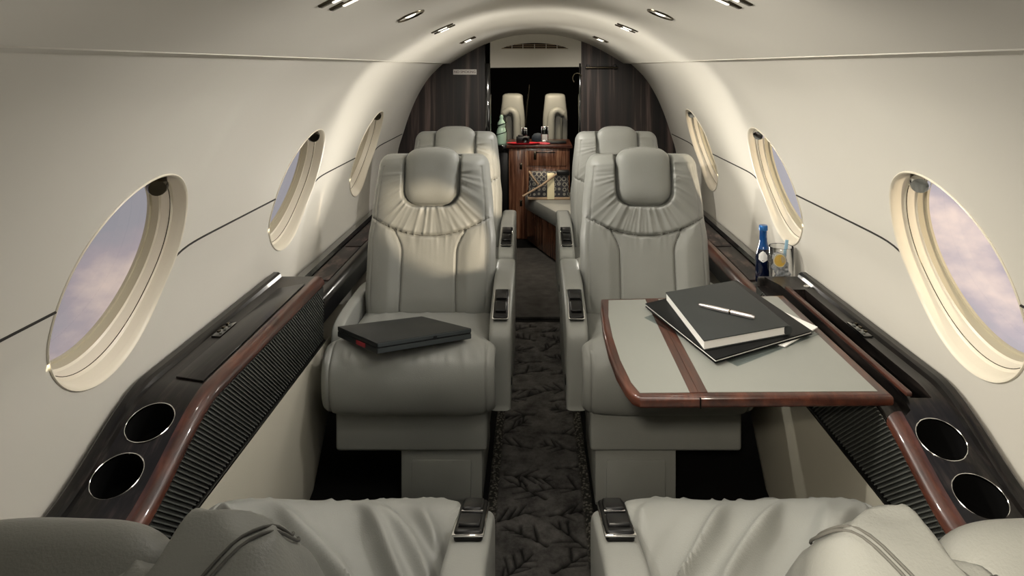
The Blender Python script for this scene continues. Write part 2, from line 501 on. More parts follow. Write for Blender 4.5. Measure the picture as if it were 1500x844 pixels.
names = {(-1, 0): 'nearest left window', (-1, 1): 'middle left window', (-1, 2): 'farthest left window',
         (1, 0): 'nearest right window', (1, 1): 'middle right window', (1, 2): 'farthest right window'}
for sg in (-1, 1):
    for i, c in enumerate(WIN[sg]):
        pc, t, nrm = window(sg, c, idx); idx += 1; WINPOS.append((sg, c, pc, t, nrm))
        # shade grip at the top of the opening
        th = math.radians(70)
        base = pc + t*(EB-.030) + Vector((0, .045, 0)) + nrm*.018
        tr = thing('shade_pull', 'small shiny metal shade pull at the top of the %s' % names[(sg, i)], 'shade pull', base, 0, 'window shade pulls')
        d = (Vector((0, -.75, 0)) - nrm*.5 - t*.15).normalized()
        q = d.to_track_quat('Z', 'Y').to_matrix().to_4x4()
        q = q @ Matrix.Scale(1.5, 4)
        lathe('grip', [(0, -.022), (.011, -.021), (.013, -.012), (.013, .012), (.010, .018), (0, .019)], M_steel, tr, q, 20)
        lathe('cap', [(.0135, .010), (.0145, .013), (.0115, .0205), (0, .0215)], M_chrome if sg > 0 else M_steel, tr, q, 20)
        box('bracket', t*.014 + Vector((0, .004, 0)), (.016, .02, .03), M_steel, tr, .003)

# ------------------------------------------------------------------ lower side panels
def side_panel(sg, k):
    q0, q1 = .727, .755
    poly = []
    e_top, e_bot = 2.68, 2.34
    vs = []; fs = []
    M_ = 16
    for i in range(M_+1):
        t = i/M_; z = -.935 + t*(-1.42+.935); q = q0+(q1-q0)*t; ye = e_top+(e_bot-e_top)*t
        for D, qq in ((Y0+.02, q), (ye-.10, q), (ye-.05, q+.004), (ye-.02, q+.014), (ye-.005, q+.03), (ye, q+.06), (ye, .90)):
            vs.append((CX+sg*qq, D, H+z))
    w = 7
    for i in range(M_):
        for j in range(w-1):
            f = (i*w+j, i*w+j+1, (i+1)*w+j+1, (i+1)*w+j); fs.append(f if sg < 0 else f[::-1])
    o = obj('trim_%d' % k, vs, fs, M_panel, smooth=True); struct(o)
side_panel(-1, 20); side_panel(1, 21)

# ------------------------------------------------------------------ side consoles
ZT, ZL = -.72, -.84
def zt(D): return ZL + (ZT-ZL)*sm(1.20, 1.56, D)
END = 2.33
def con_x(sg, q): return CX + sg*q
def sweep(name, sect, Ds, m, parent, sg, angle=40):
    """sect(D) -> list of (q, z) closed; swept along the cabin"""
    bm = bmesh.new(); rings = []
    for D in Ds: rings.append([bm.verts.new((con_x(sg, q), D, H+z)) for q, z in sect(D)])
    n = len(rings[0])
    for A, B in zip(rings, rings[1:]):
        for k in range(n): bm.faces.new((A[k], A[(k+1) % n], B[(k+1) % n], B[k]))
    bm.faces.new(rings[0]); bm.faces.new(rings[-1][::-1])
    return bm_obj(name, bm, m, parent, smooth=True, angle=angle)
def _lin(a, b, n): return [a+(b-a)*i/n for i in range(n+1)]
CON_D = lin(.50, 1.15, 6) + lin(1.17, 1.60, 26) + lin(1.65, END, 8)

def console(sg):
    side = 'left' if sg < 0 else 'right'
    lab = {-1: 'glossy ebony side console with closed lid and two cup holders along the left wall',
           1: 'glossy ebony side console with open table slot and two cup holders along the right wall'}[sg]
    root = thing('side_console', lab, 'console', (con_x(sg, .83), 1.4, H-.935), 0, 'side consoles')
    off = root.location.copy()
    def body(D):
        z = zt(D); zi = min(-.748, z-.030)
        return [(.742, -.93), (.742, zi), ((.790 if sg > 0 and 1.46 < D < 2.3 else .768), zi), ((.790 if sg > 0 and 1.46 < D < 2.3 else .768), z), (.872, z), (.880, z+.002), (.884, z+.012), (.892, z+.017), (.908, z+.017), (.914, z+.012), (.914, -.93)]
    b = sweep('body', body, CON_D, M_ebony, root, sg, 30)
    # cup wells
    cups = [(1.44, .83), (1.336, .836)] if sg < 0 else [(1.405, .819), (1.298, .829)]
    mats = []
    bm = bmesh.new()
    for D, q in cups:
        s = (zt(D+.02)-zt(D-.02))/.04
        nrm = Vector((0, -s, 1)).normalized()
        c = Vector((con_x(sg, q), D, H+zt(D)))
        mt = Matrix.Translation(c) @ nrm.to_track_quat('Z', 'Y').to_matrix().to_4x4()
        mats.append(mt)
        add_lathe(bm, [(0, -.075), (.0475, -.075), (.0475, .05), (0, .05)], mt, 40)
    cut(b, bm)
    if sg > 0:
        bm = bmesh.new(); add_box(bm, (con_x(sg, .831), 1.85, H-.72), (.046, .70, .14)); cut(b, bm)
        box('table_slot', (con_x(sg, .831), 1.85, H-.786), (.044, .696, .006), M_void, root)
    b.data.set_sharp_from_angle(angle=math.radians(30))
    for mt in mats:
        c = lathe('cup_holder', [(0, -.072), (.044, -.072), (.0465, -.068), (.0465, -.002)], M_void, root, mt, 40)
        rg = lathe('rim', [(.0464, -.004), (.0464, .0008), (.0474, .0016), (.0484, .0008), (.0484, -.0005)], M_chrome, c, mt, 40)
    # mahogany nosing
    def trim(D):
        z = zt(D)
        base = [(.768, z-.0285), (.768, z+.002), (.761, z+.003), (.751, z+.001), (.741, z-.006), (.736, z-.014), (.735, z-.024), (.741, z-.030)]
        return base
    Dt = CON_D if sg < 0 else [d for d in CON_D if d <= 1.44]+[1.462]
    sweep('wood_trim', trim, Dt, M_mahog, root, sg, 50)
    # woven grille
    g_top = lambda D: zt(D)-.031
    def back(D): return [(.7405, -.93), (.7395, -.93), (.7385, g_top(D)), (.7405, g_top(D))]
    gr = sweep('grille', back, CON_D, M_weave, root, sg)
    bm = bmesh.new(); D = .62
    while D < END+.16:
        # diagonal rib: its upper end lies nearer than its foot
        k1 = 1.0
        for _ in range(12):
            Dt_ = D-.19*k1; k1 = (g_top(min(END, max(.5, Dt_)))+.93)/.155
        k0 = max(0, (D-END+.005)/.19)
        if D-.19*k0 > .51 and k1 > k0+.03:
            k1 = min(k1, (D-.505)/.19)
            a_ = Vector((con_x(sg, .7375), D-.19*k0, H-.93+.155*k0)); b_ = Vector((con_x(sg, .7375), D-.19*k1, H-.93+.155*k1))
            n_ = Vector((0, .155, .19)).normalized()*.0012; w_ = Vector((.0022, 0, 0))
            vs_ = [bm.verts.new(p+sx*w_+sy*n_) for p in (a_, b_) for sx, sy in ((-1, -1), (1, -1), (1, 1), (-1, 1))]
            for f_ in ((0, 1, 2, 3), (7, 6, 5, 4), (0, 4, 5, 1), (1, 5, 6, 2), (2, 6, 7, 3), (3, 7, 4, 0)): bm.faces.new([vs_[q_] for q_ in f_])
        D += .0140
    rb = bm_obj('ribs', bm, M_grille, gr)
    box('base_strip', (con_x(sg, .742), (.5+END)/2, H-.9385), (.026, END-.5, .014), M_gloss, root, .003)
    # lid / button cluster
    if sg < 0:
        zl = H+ZT
        lid = prism('lid', [(con_x(sg, .774), 1.555, zl+.0005), (con_x(sg, .846), 1.575, zl+.0005), (con_x(sg, .846), 2.20, zl+.0005), (con_x(sg, .774), 2.25, zl+.0005)], (0, 0, .004), M_ebony, root, .0012)
        bq, bD = .863, 1.86
    else:
        bq, bD = .868, 1.86
        zl = H+ZT
        lathe('latch', [(0, 0), (.010, 0), (.010, .005), (.006, .008), (0, .008)], M_chrome, root, Matrix.Translation((con_x(sg, .866), 2.22, zl)), 20)
        box('slot_rail', (con_x(sg, .800), 1.85, zl+.003), (.014, .72, .010), M_tabwood, root, .003)
    pad = box('button_panel', (con_x(sg, bq), bD, zl+.002), (.026, .10, .006), M_gloss, root, .002)
    for i, (dx, dy) in enumerate(((-.006, -.033), (.006, -.020), (-.006, -.007), (.006, .008), (-.006, .021), (.006, .034))):
        box('button', (con_x(sg, bq+dx), bD+dy, zl+.0062), (.0075, .010, .004), M_steel if i % 2 else M_grille, pad, .001)
    # end cap towards the far ledge
    box('end_cap', (con_x(sg, .83), END+.010, H-.785), (.166, .022, .125), M_ebony, root, .006)
    for o in list(root.children):
        o.location = o.location - off
    return root
console(-1); console(1)

def ledge(sg):
    side = 'left' if sg < 0 else 'right'
    root = thing('side_ledge', 'low dark wooden side ledge running behind the seats along the %s wall' % side, 'ledge', (con_x(sg, .83), 3.4, H-.90), 0, 'low side ledges')
    off = root.location.copy()
    d0, d1 = END+.024, 4.41
    Ds = [d0, d1]
    sweep('ledge_body', lambda D: [(.762, -.90), (.758, -.812), (.775, -.806), (.87, -.806), (.872, -.90)], Ds, M_ebony, root, sg, 30)
    sweep('wall_rail', lambda D: [(.872, -.90), (.872, -.800), (.880, -.788), (.908, -.786), (.914, -.795), (.914, -.90)], Ds, M_gloss, root, sg, 30)
    sweep('wood_trim', lambda D: [(.764, -.835), (.745, -.832), (.742, -.815), (.750, -.801), (.768, -.796), (.782, -.798), (.782, -.8055), (.764, -.8055)], Ds, M_mahog if sg > 0 else M_ebony, root, sg, 50)
    sweep('drop_panel', lambda D: [(.756, -.90), (.756, -.836), (.770, -.836), (.770, -.90)], Ds, M_black, root, sg, 30)
    for a, b2 in ((2.56, 3.02), (3.04, 3.60), (3.62, 4.20)):
        box('inset_panel', (con_x(sg, .825), (a+b2)/2, H-.803), (.072, b2-a, .006), M_bulk, root, .002)
    for o in list(root.children): o.location = o.location - off
ledge(-1); ledge(1)

# ------------------------------------------------------------------ seats
BACK_H = .635
def build_seat(root, aisle, tilt, base, clen, seed, near=False, lit_wr=1.0):
    """seat looks towards -y; aisle = +1/-1 is the side of the aisle armrest"""
    st, ct = math.sin(tilt), math.cos(tilt)
    def T(x, yb, h): return (x, base[0]+yb*st-h*ct, base[1]+yb*ct+h*st)
    def halfw(yb):
        w = .246 - .010*sm(.30, .40, yb) - .020*sm(.40, .63, yb) - .010*sm(.10, 0, yb)
        r = .050
        if yb > BACK_H-r:
            d = (yb-(BACK_H-r))/r; w -= r*(1-math.sqrt(max(0, 1-d*d)))*.9
        return w
    hx, hy0, hy1 = .104, .432, (.625 if near else .652)
    def hr_dist(x, yb):      # distance to the headrest outline
        r = .055; cy = (hy0+hy1+.1)/2; hh = (hy1+.1-hy0)/2
        qx, qy = abs(x)-(hx-r), abs(yb-cy)-(hh-r)
        return math.hypot(max(qx, 0), max(qy, 0)) + min(max(qx, qy), 0) - r
    def yoke(x): return .318 + .075*min(1.2, abs(x)/.235)**2
    def cseam(yb): return .102 + .004*sm(.15, 0, yb) + .036*sm(.24, .36, yb)**1.6
    Tf, Tb = .075, .072
    NU, NV = 150, 150
    fr = []; bk = []; reg = []
    sv = Vector((seed*3.1, seed*1.7, seed))
    for j in range(NV+1):
        t = math.sin((-1+2*j/NV)*PI/2)*.55 + (-1+2*j/NV)*.45
        yb = BACK_H*(t+1)/2
        w = halfw(yb)
        gt = math.sqrt(max(0, 1-abs(t)**9))
        for i in range(NU+1):
            a = -1+2*i/NU; s = math.sin(a*PI/2)*.6 + a*.4
            x = s*w
            g = math.sqrt(max(0, 1-abs(s)**5))*gt
            y_ = yoke(x); d = 0.0
            hd = hr_dist(x, yb)
            mask = sm(1.0, .93, abs(s))*sm(1.0, .985 if near else .96, abs(t))
            # seams
            if yb < y_+.02 and mask > 0:
                d -= .011*math.exp(-((yb-y_)/.0048)**2)*mask
            if yb < y_:
                dx = abs(x)-cseam(yb)
                d -= .008*math.exp(-(dx/.0038)**2)*mask
                d += .006*math.exp(-(abs(x)/.09)**2)*sm(0, .1, yb)      # padded centre
                d += .012*sm(.0, .05, dx)*mask                            # side bolster
                # puckers under the yoke
                fade = math.exp(-(y_-yb)/.035)
                d += .0045*(fold(Vector((x*38, yb*4, 2))+sv)-.5)*fade*mask
                reg.append('back_panel' if dx < 0 else ('side_left' if x < 0 else 'side_right'))
            else:
                d += .010*mask
                ph = math.atan2(x, (.56-yb)) if yb < .56 else math.copysign(PI/2, x) + (yb-.56)*2*math.copysign(1, x)
                rr = math.hypot(x, yb-.56)
                en = math.exp(-max(0, hd)/.05) + .55*math.exp(-abs(yb-y_)/.03)
                wr = fold(Vector((ph*6.5+seed, rr*2.2, seed*2.3)))**2*.0105 + fold(Vector((ph*13+4, rr*4, seed)))**2*.0045
                d += (wr-.006)*min(1, en)*mask*lit_wr*sm(-.004, .01, hd)
                d += .0035*noise.noise(Vector((x*9, yb*9, seed)))*mask
                if near: d += .011*(fold(Vector((x*10+yb*9, yb*13-x*6, seed)))**2-.3)*sm(.52, .60, yb)*mask
                # gap that the headrest sits in
                d -= .040*math.exp(-(max(0, hd-.001)/.006)**2)*mask if hd > -.02 else .05*mask
                reg.append('yoke')
            # boxing seam inside the outline
            sd = (w-abs(x))-.030
            if yb < .58: d -= .0035*math.exp(-(sd/.0035)**2)*sm(.03, .1, yb)
            fr.append(T(x, yb, Tf*g + d))
            gb = math.sqrt(max(0, 1-abs(s)**7))*math.sqrt(max(0, 1-abs(t)**10))
            db = 0
            if near:
                db = .006*noise.noise(Vector((x*11, yb*11, seed+5)))*gb + .005*(fold(Vector((x*16, yb*22+x*8, seed+9)))-.5)*sm(.45, .6, yb)*gb
                for off in (.026, .032):
                    db += .0032*math.exp(-(((w-abs(x))-off)/.0022)**2)*gb
                db += .005*sm(.034, .02, w-abs(x))*gb*0
            bk.append(T(x, yb, -Tb*gb - db))
    W = NU+1; nf = len(fr)
    verts = fr + bk
    up = Vector((0, -ct, st))
    # stitched seams lie in the grooves
    def on_back(x, yb):
        bj = min(range(NV+1), key=lambda j: abs(rows[j][0]-yb)); w_ = rows[bj][1]
        bi = min(range(NU+1), key=lambda i: abs(cols[i]*w_-x))
        return Vector(fr[bj*W+bi]) + up*.0004
    rows = []
    for j in range(NV+1):
        t = math.sin((-1+2*j/NV)*PI/2)*.55 + (-1+2*j/NV)*.45
        yb = BACK_H*(t+1)/2; rows.append((yb, halfw(yb)))
    cols = [math.sin((-1+2*i/NU)*PI/2)*.6 + (-1+2*i/NU)*.4 for i in range(NU+1)]
    def smooth(pp):
        for _ in range(3): pp = [pp[0]] + [(pp[i-1]+pp[i]*2+pp[i+1])/4 for i in range(1, len(pp)-1)] + [pp[-1]]
        return pp
    bm = bmesh.new()
    add_tube(bm, smooth([on_back(x, yoke(x)) for x in lin(-.222, .222, 60)]), .0019, 6)
    for sx in (-1, 1):
        add_tube(bm, smooth([on_back(sx*cseam(y), y) for y in lin(.02, .345, 44)]), .0017, 6)
    if near:                                           # double topstitch over the shoulders
        for sx in (-1, 1):
            for off in (.020, .0265):
                ys = lin(.47, .620, 22) + [.625, .629, .632, .6335, .6345, .635]
                fp = [on_back(sx*(halfw(y)-off-.05*sm(.60, .47, y)), y) + up*.0012 for y in ys]
                def on_rear(x, yb):
                    bj = min(range(NV+1), key=lambda j: abs(rows[j][0]-yb)); w_ = rows[bj][1]
                    bi = min(range(NU+1), key=lambda i: abs(cols[i]*w_-x))
                    return Vector(bk[bj*W+bi]) - up*.0004
                rp_ = [on_rear(sx*(halfw(y)-off-.05*sm(.61, .50, y)), y) - up*.0012 for y in reversed(ys)]
                pl = smooth(fp+rp_); cc = Vector(T(sx*.17, .56, 0))
                pl = [q_ + (q_-cc).normalized()*.0012 for q_ in pl]
                add_tube(bm, pl, .0013, 6)
    bm_obj('seam_stitching', bm, M_stitch, root, smooth=True)
    groups = {'back_panel': [], 'side_left': [], 'side_right': [], 'yoke': []}; shell = []
    for j in range(NV):
        for i in range(NU):
            q = (j*W+i, j*W+i+1, (j+1)*W+i+1, (j+1)*W+i)
            rs = [reg[k2] for k2 in q]
            r = 'yoke' if rs.count('yoke') >= 2 else ('back_panel' if rs.count('back_panel') >= 2 else [x for x in rs if x.startswith('side')][0])
            groups[r].append(q)
            shell.append((nf+q[3], nf+q[2], nf+q[1], nf+q[0]))
    def sub(name, fs, parent):
        used = {}; vv = []; ff = []
        for f in fs:
            g2 = []
            for k2 in f:
                if k2 not in used: used[k2] = len(vv); vv.append(verts[k2])
                g2.append(used[k2])
            ff.append(tuple(g2))
        return obj(name, vv, ff, M_leather, parent, smooth=True)
    sub('backrest', groups['back_panel'], root)
    sub('side_panel', groups['side_left'], root); sub('side_panel', groups['side_right'], root)
    sub('gathered_yoke', groups['yoke'], root); sub('back_shell', shell, root)
    # headrest: rounded pad standing in the notch of the yoke
    NU2, NV2 = 44, 44; vs = []; fs = []
    for face in (1, -1):
        for j in range(NV2+1):
            t = math.sin((-1+2*j/NV2)*PI/2)
            yb = (hy0+hy1)/2 + t*(hy1-hy0)/2
            for i in range(NU2+1):
                s = math.sin((-1+2*i/NU2)*PI/2)
                # superellipse outline
                lim = (1-abs(t)**(4.5 if t < 0 else 7))**(1/4.0) if abs(t) < 1 else 0
                x = s*hx*lim*(1.0+.02*t)
                g = math.sqrt(max(0, 1-abs(s)**4.0))*math.sqrt(max(0, 1-abs(t)**5))
                top = -.010*(abs(x)/hx)**2*sm(0, 1, t)
                h = (.027 if near else .052) + (.040 if face > 0 else -.115)*g + .001*noise.noise(Vector((x*20, yb*20, seed)))
                vs.append(T(x, yb+top, h))
    W2 = NU2+1; n2 = W2*(NV2+1)
    for j in range(NV2):
        for i in range(NU2):
            q = (j*W2+i, j*W2+i+1, (j+1)*W2+i+1, (j+1)*W2+i)
            fs.append(q); fs.append(tuple(n2+k2 for k2 in q[::-1]))
    bm = bmesh.new(); bv = [bm.verts.new(v) for v in vs]
    for f in fs: bm.faces.new([bv[i] for i in f])
    bmesh.ops.remove_doubles(bm, verts=bm.verts, dist=.0004)
    hr = bm_obj('headrest', bm, M_leather, root, smooth=True)
    bm = bmesh.new()                                        # piping around the headrest
    pts = []
    for k2 in range(64):
        th = 2*PI*k2/64; c_, s_ = math.cos(th), math.sin(th)
        pts.append(T(hx*1.0*math.copysign(abs(c_)**.55, c_), (hy0+hy1)/2+(hy1-hy0)/2*math.copysign(abs(s_)**.55, s_), .054))
    add_tube(bm, pts, .0028, 6, closed=True)
    if near: bm.free()
    else: bm_obj('piping', bm, M_leather, hr, smooth=True)
    # cushion
    L = clen
    prof = catmull([(L, .36), (L+.01, .46), (L-.03, .505), (L*.68, .512), (L*.40, .524), (.10, .545), (.035, .540), (-.012, .505), (-.028, .45), (-.022, .385), (.0, .335), (.04, .312), (.10, .312), (L*.6, .33)], 18 if near else 9)
    def cw(y, z): return .243 + .028*sm(.11, .05, y)
    def cd(x, y, z, nr, s):
        d = 0
        crown = sm(.5, .53, z)
        d += .006*(1-abs(s)**2)*crown
        d -= .012*math.exp(-(x/.17)**2)*sm(.12, .03, y)*crown      # saddle in the roll
        f1 = 1/(1+(noise.noise(Vector((x*11+y*7*(-aisle if near else .4), y*2.6, seed+3)))*4.0)**2)
        amp = .045 if near else .004
        d += amp*(f1**2.2-.25)*sm(L, L*.7, y)*(sm(.03, .16, y) if near else 1)*sm(.46, .52, z)*sm(1, .85, abs(s))
        d += .006*(fold(Vector((x*34, z*7, seed)))**2-.3)*math.exp(-((z-.515)/.016)**2)*sm(.1, .02, y)
        d -= .005*math.exp(-((abs(s)-.90)/.012)**2)*sm(.1, .03, y)
        d += .002*noise.noise(Vector((x*8, y*8, z*8+seed)))
        return d
    loft('seat_cushion', prof, cw, .030, M_leather, root, nu=170 if near else 90, disp=cd, p=7)
    # box skirt and pedestal
    box('seat_skirt', (0.0, .055+.21, .2575), (.485, .42, .145), M_leather, root, .012, 3)
    ped = box('pedestal', (aisle*.095, .275, .094), (0.262, .40, .188), M_leather, root, .006)
    box('pedestal_panel', (aisle*.095, .0735, .085), (.19, .010, .128), M_leather, ped, .003)
    # armrests
    ap = [(.64, .30), (.645, .60), (.61, .645), (.50, .648), (.36, .640), (.285, .622), (.20, .600), (.135, .578), (.100, .555), (.085, .52), (.090, .42), (.098, .315), (.115, .292), (.30, .29)]
    arm = loft('armrest', catmull(ap, 5), .036, .016, M_leather, root, nu=20, x0=aisle*.282, p=5)
    sl = math.atan2(.044, .154); rot = Matrix.Rotation(sl, 3, 'X')
    cpos = Vector((aisle*.282, .200, .606))
    cp = box('control_panel', cpos, (.050, .160, .020), M_arm, arm, .007, 3, rot)
    upv = rot @ Vector((0, 0, 1)); al = rot @ Vector((0, 1, 0))
    # the inset below is kept one level under the armrest
    box('chrome_bezel', cpos + upv*.002, (.0540, .164, .004), M_chrome, arm, .0015, 2, rot)
    box('switch', cpos + upv*.013 - al*.030, (.038, .055, .012), M_arm, arm, .005, 3, rot)
    box('switch', cpos + upv*.012 + al*.040, (.038, .050, .008), M_black, arm, .003, 2, rot)
    tube('bezel_wire', [cpos + upv*.0125 + Vector((sx*.019, 0, 0)) - al*.004 for sx in (-1, 1)], .0022, M_chrome, arm, 6)
    box('latch', (aisle*.3185, .125, .385), (.005, .030, .026), M_black, arm, .002)
    ap2 = [(.62, .30), (.62, .52), (.58, .56), (.40, .565), (.22, .555), (.16, .52), (.16, .42), (.17, .31)]
    loft('outer_armrest', catmull(ap2, 5), .020, .010, M_leather, root, nu=14, x0=-aisle*.268, p=5)

def dup(root, loc, label, group):
    r = root.copy(); COL.objects.link(r); r.location = loc; r['label'] = label; r['group'] = group
    for ch in list(root.children):
        c = ch.copy(); COL.objects.link(c); c.parent = r
        for g in list(ch.children):
            d = g.copy(); COL.objects.link(d); d.parent = c
    return r
G_SEAT = 'leather cabin seats'
TILT = math.radians(13.5)
s = thing('cabin_seat', 'grey leather seat facing the camera with a dark laptop on its cushion', 'seat', (-.393, 2.13, 0), 0, G_SEAT)
build_seat(s, 1, TILT, (.44, .455), .52, 1.3)
dup(s, (-.412, 3.06, 0), 'grey leather seat facing the camera, behind the seat with the laptop', G_SEAT)
s = thing('cabin_seat', 'grey leather seat facing the camera behind the folding table with books', 'seat', (.424, 2.13, 0), 0, G_SEAT)
build_seat(s, -1, TILT, (.44, .455), .52, 2.6)
dup(s, (.437, 3.06, 0), 'grey leather seat facing the camera, second from the table, near the handbag bench', G_SEAT)
NT = math.radians(31)
s = thing('cabin_seat', 'nearest grey leather seat seen from behind at the lower left corner', 'seat', (-.393, 1.425, 0), PI, G_SEAT)
build_seat(s, -1, NT, (.60, .497), .64, 3.7, near=True)
s = thing('cabin_seat', 'nearest grey leather seat seen from behind at the lower right corner', 'seat', (.428, 1.425, 0), PI, G_SEAT)
build_seat(s, 1, NT, (.60, .497), .64, 5.2, near=True)

# ------------------------------------------------------------------ folding table and what lies on it
TZ = H-.715
tb = thing('folding_table', 'wood edged folding table with cream leather inlays pulled out from the right console', 'table', (.50, 1.80, TZ-.027))
def L3(x, y, z): return (x-.50, y-1.80, z-(TZ-.027))
outline = [(.222, 1.487), (.800, 1.497), (.800, 2.13), (.205, 2.095), (.196, 2.0), (.188, 1.85), (.187, 1.70), (.192, 1.585), (.200, 1.53), (.210, 1.50)]
outline = [(.230, 1.474), (.782, 1.484), (.782, 2.135), (.206, 2.100), (.197, 2.02), (.188, 1.86), (.187, 1.72), (.193, 1.60), (.204, 1.525), (.214, 1.488)]
bm = bmesh.new(); add_prism(bm, [L3(x, y, TZ-.027) for x, y in outline], (0, 0, .027))
bmesh.ops.recalc_face_normals(bm, faces=bm.faces)
es = [e for e in bm.edges if abs(e.verts[0].co.z-e.verts[1].co.z) < 1e-5]
bmesh.ops.bevel(bm, geom=es, offset=.009, segments=4, profile=.5, affect='EDGES')
bm_obj('table_top', bm, M_mahog, tb, smooth=True, angle=35)
def inlay(name, pts, m, h=.0012):
    return prism(name, [L3(x, y, TZ-.0006) for x, y in pts], (0, 0, h+.0006), m, tb)
inlay('leather_inlay', [(.232, 1.492), (.341, 1.494), (.341, 2.090), (.228, 2.082), (.213, 1.95), (.208, 1.80), (.210, 1.66), (.220, 1.54)], M_tableather)
inlay('leather_inlay', [(.381, 1.495), (.755, 1.500), (.755, 2.118), (.381, 2.092)], M_tableather)
inlay('centre_band', [(.3415, 1.494), (.3595, 1.494), (.3595, 2.091), (.3415, 2.090)], M_tabwood, .001)
inlay('centre_band', [(.3605, 1.494), (.3805, 1.495), (.3805, 2.092), (.3605, 2.091)], M_tabwood, .001)
box('hinge_gap', L3(.360, 1.4745, TZ-.013), (.0022, .006, .022), M_void, tb)

def slab(name, corners, z0, z1, m, parent=None, bev=.0):
    return prism(name, [Vector((x, y, z0)) for x, y in corners], (0, 0, z1-z0), m, parent, bev)
def at_z(px, py, zr):
    D = -zr/((py-97)/1000); return ((px-782)/1000*D, D)
# plastic sleeve + white sheets, folder, notebook, pen
zt0 = -.7135
sl_c = [at_z(944, 466, zt0), at_z(1080, 537, zt0), at_z(1200, 490, zt0), at_z(1075, 420, zt0)]
o = slab('plastic_sleeve', sl_c, H+zt0+.0002, H+zt0+.0022, M_sleeve); tag(o, 'clear plastic sleeve lying lowest under the black folder on the table', 'document sleeve')
sl2 = [at_z(1085, 532, zt0), at_z(1201, 494, zt0), at_z(1199, 478, zt0), at_z(1060, 520, zt0)]
fz = zt0+.0035
paper_c = [at_z(1060, 440, fz), at_z(1180, 483, fz), at_z(1199, 479, fz), at_z(1128, 447, fz)]
# loose sheets
pz0 = H+zt0+.0024
sh = [(x, y) for x, y in [at_z(1010, 470, fz), at_z(1150, 508, fz), at_z(1198, 480, fz), at_z(1075, 425, fz)]]
o = slab('paper_stack', sh, pz0, pz0+.003, M_paper); tag(o, 'white sheets of paper poking out under the black folder', 'paper')
fo = thing('folder', 'black glossy folder under the charcoal notebook on the table', 'folder', (*at_z(1070, 475, fz), pz0+.0032))
def rel(o, v): return Vector(v)-o.location
fz1 = -.700
fc = [at_z(945, 446, fz1), at_z(1048, 528, fz1), at_z(1190, 486, fz1), at_z(1080, 412, fz1)]
def rslab(name, corners, z0, z1, m, parent, bev=0.0):
    return prism(name, [Vector((x, y, z0))-parent.location for x, y in corners], (0, 0, z1-z0), m, parent, bev)
def inset(c, d):
    ctr = Vector((sum(p[0] for p in c)/len(c), sum(p[1] for p in c)/len(c)))
    out = []
    for p in c:
        v = Vector(p)-ctr; out.append(tuple(ctr + v*(1-d/v.length)))
    return out
fb = pz0+.0033
rslab('cover', fc, fb+.0085, fb+.0105, M_blackfolder, fo, .0008)
rslab('cover', fc, fb, fb+.002, M_blackfolder, fo, .0008)
rslab('pages', inset(fc, .006), fb+.002, fb+.0085, M_blackfolder, fo)
ins = [at_z(1052, 527, fz1), at_z(1125, 504, fz1), at_z(1120, 500, fz1), at_z(1050, 520, fz1)]
rslab('page_edge', inset(fc, .0035), fb+.0035, fb+.0048, M_paper, fo)
nb = thing('notebook', 'charcoal hardcover notebook with white page edges on top of the folder', 'book', (*at_z(1065, 455, fz1), fb+.0107))
nz1 = -.672
nc = [at_z(975, 428, nz1), at_z(1031, 499, nz1), at_z(1154, 477, nz1), at_z(1074, 411, nz1)]
b0 = fb+.0107; b1 = H+nz1
rslab('cover', nc, b1-.0028, b1, M_cover, nb, .0009)
rslab('cover', nc, b0, b0+.0028, M_cover, nb, .0009)
rslab('pages', inset(nc, .003), b0+.0028, b1-.0028, M_paper, nb)
sp = [nc[3], nc[2]]
v = (Vector(nc[2])-Vector(nc[3])).normalized(); nrm2 = Vector((-v.y, v.x))
if nrm2.x < 0: nrm2 = -nrm2
tube('spine', [Vector((*(Vector(nc[3])+nrm2*.000), (b0+b1)/2))-nb.location, Vector((*(Vector(nc[2])+nrm2*.000), (b0+b1)/2))-nb.location], (b1-b0)/2*.98, M_cover, nb, 12)
# pen
p0 = Vector((*at_z(1024, 446, nz1+.007), b1+.0062)); p1 = Vector((*at_z(1106, 465, nz1+.007), b1+.0062))
dv = (p1-p0); Lp = dv.length
pen = thing('pen', 'silver ballpoint pen lying on the charcoal notebook', 'pen', (p0+p1)/2-Vector((0, 0, .006)))
mt = Matrix.Translation(p0-pen.location) @ dv.to_track_quat('Z', 'Y').to_matrix().to_4x4()
M_pen = mat('satin_silver', (0.62, 0.58, 0.58), 0.28, metal=0.85)
lathe('barrel', [(0, 0), (.0032, .0005), (.0042, .004), (.0058, .03), (.006, Lp*.56)], M_pen, pen, mt, 18)
lathe('ring', [(.006, Lp*.555), (.0064, Lp*.56), (.0064, Lp*.58), (.006, Lp*.585)], M_steel, pen, mt, 18)
lathe('cap', [(.006, Lp*.585), (.0062, Lp*.6), (.0058, Lp*.93), (.004, Lp*.99), (0, Lp)], M_pen, pen, mt, 18)
bmp = bmesh.new(); add_box(bmp, (0, 0, 0), (.003, .0018, .042), .0006)
for v_ in bmp.verts: v_.co = mt @ (v_.co + Vector((0.002, .0075, Lp*.80)))
bm_obj('clip', bmp, M_steel, pen, smooth=True, angle=40)

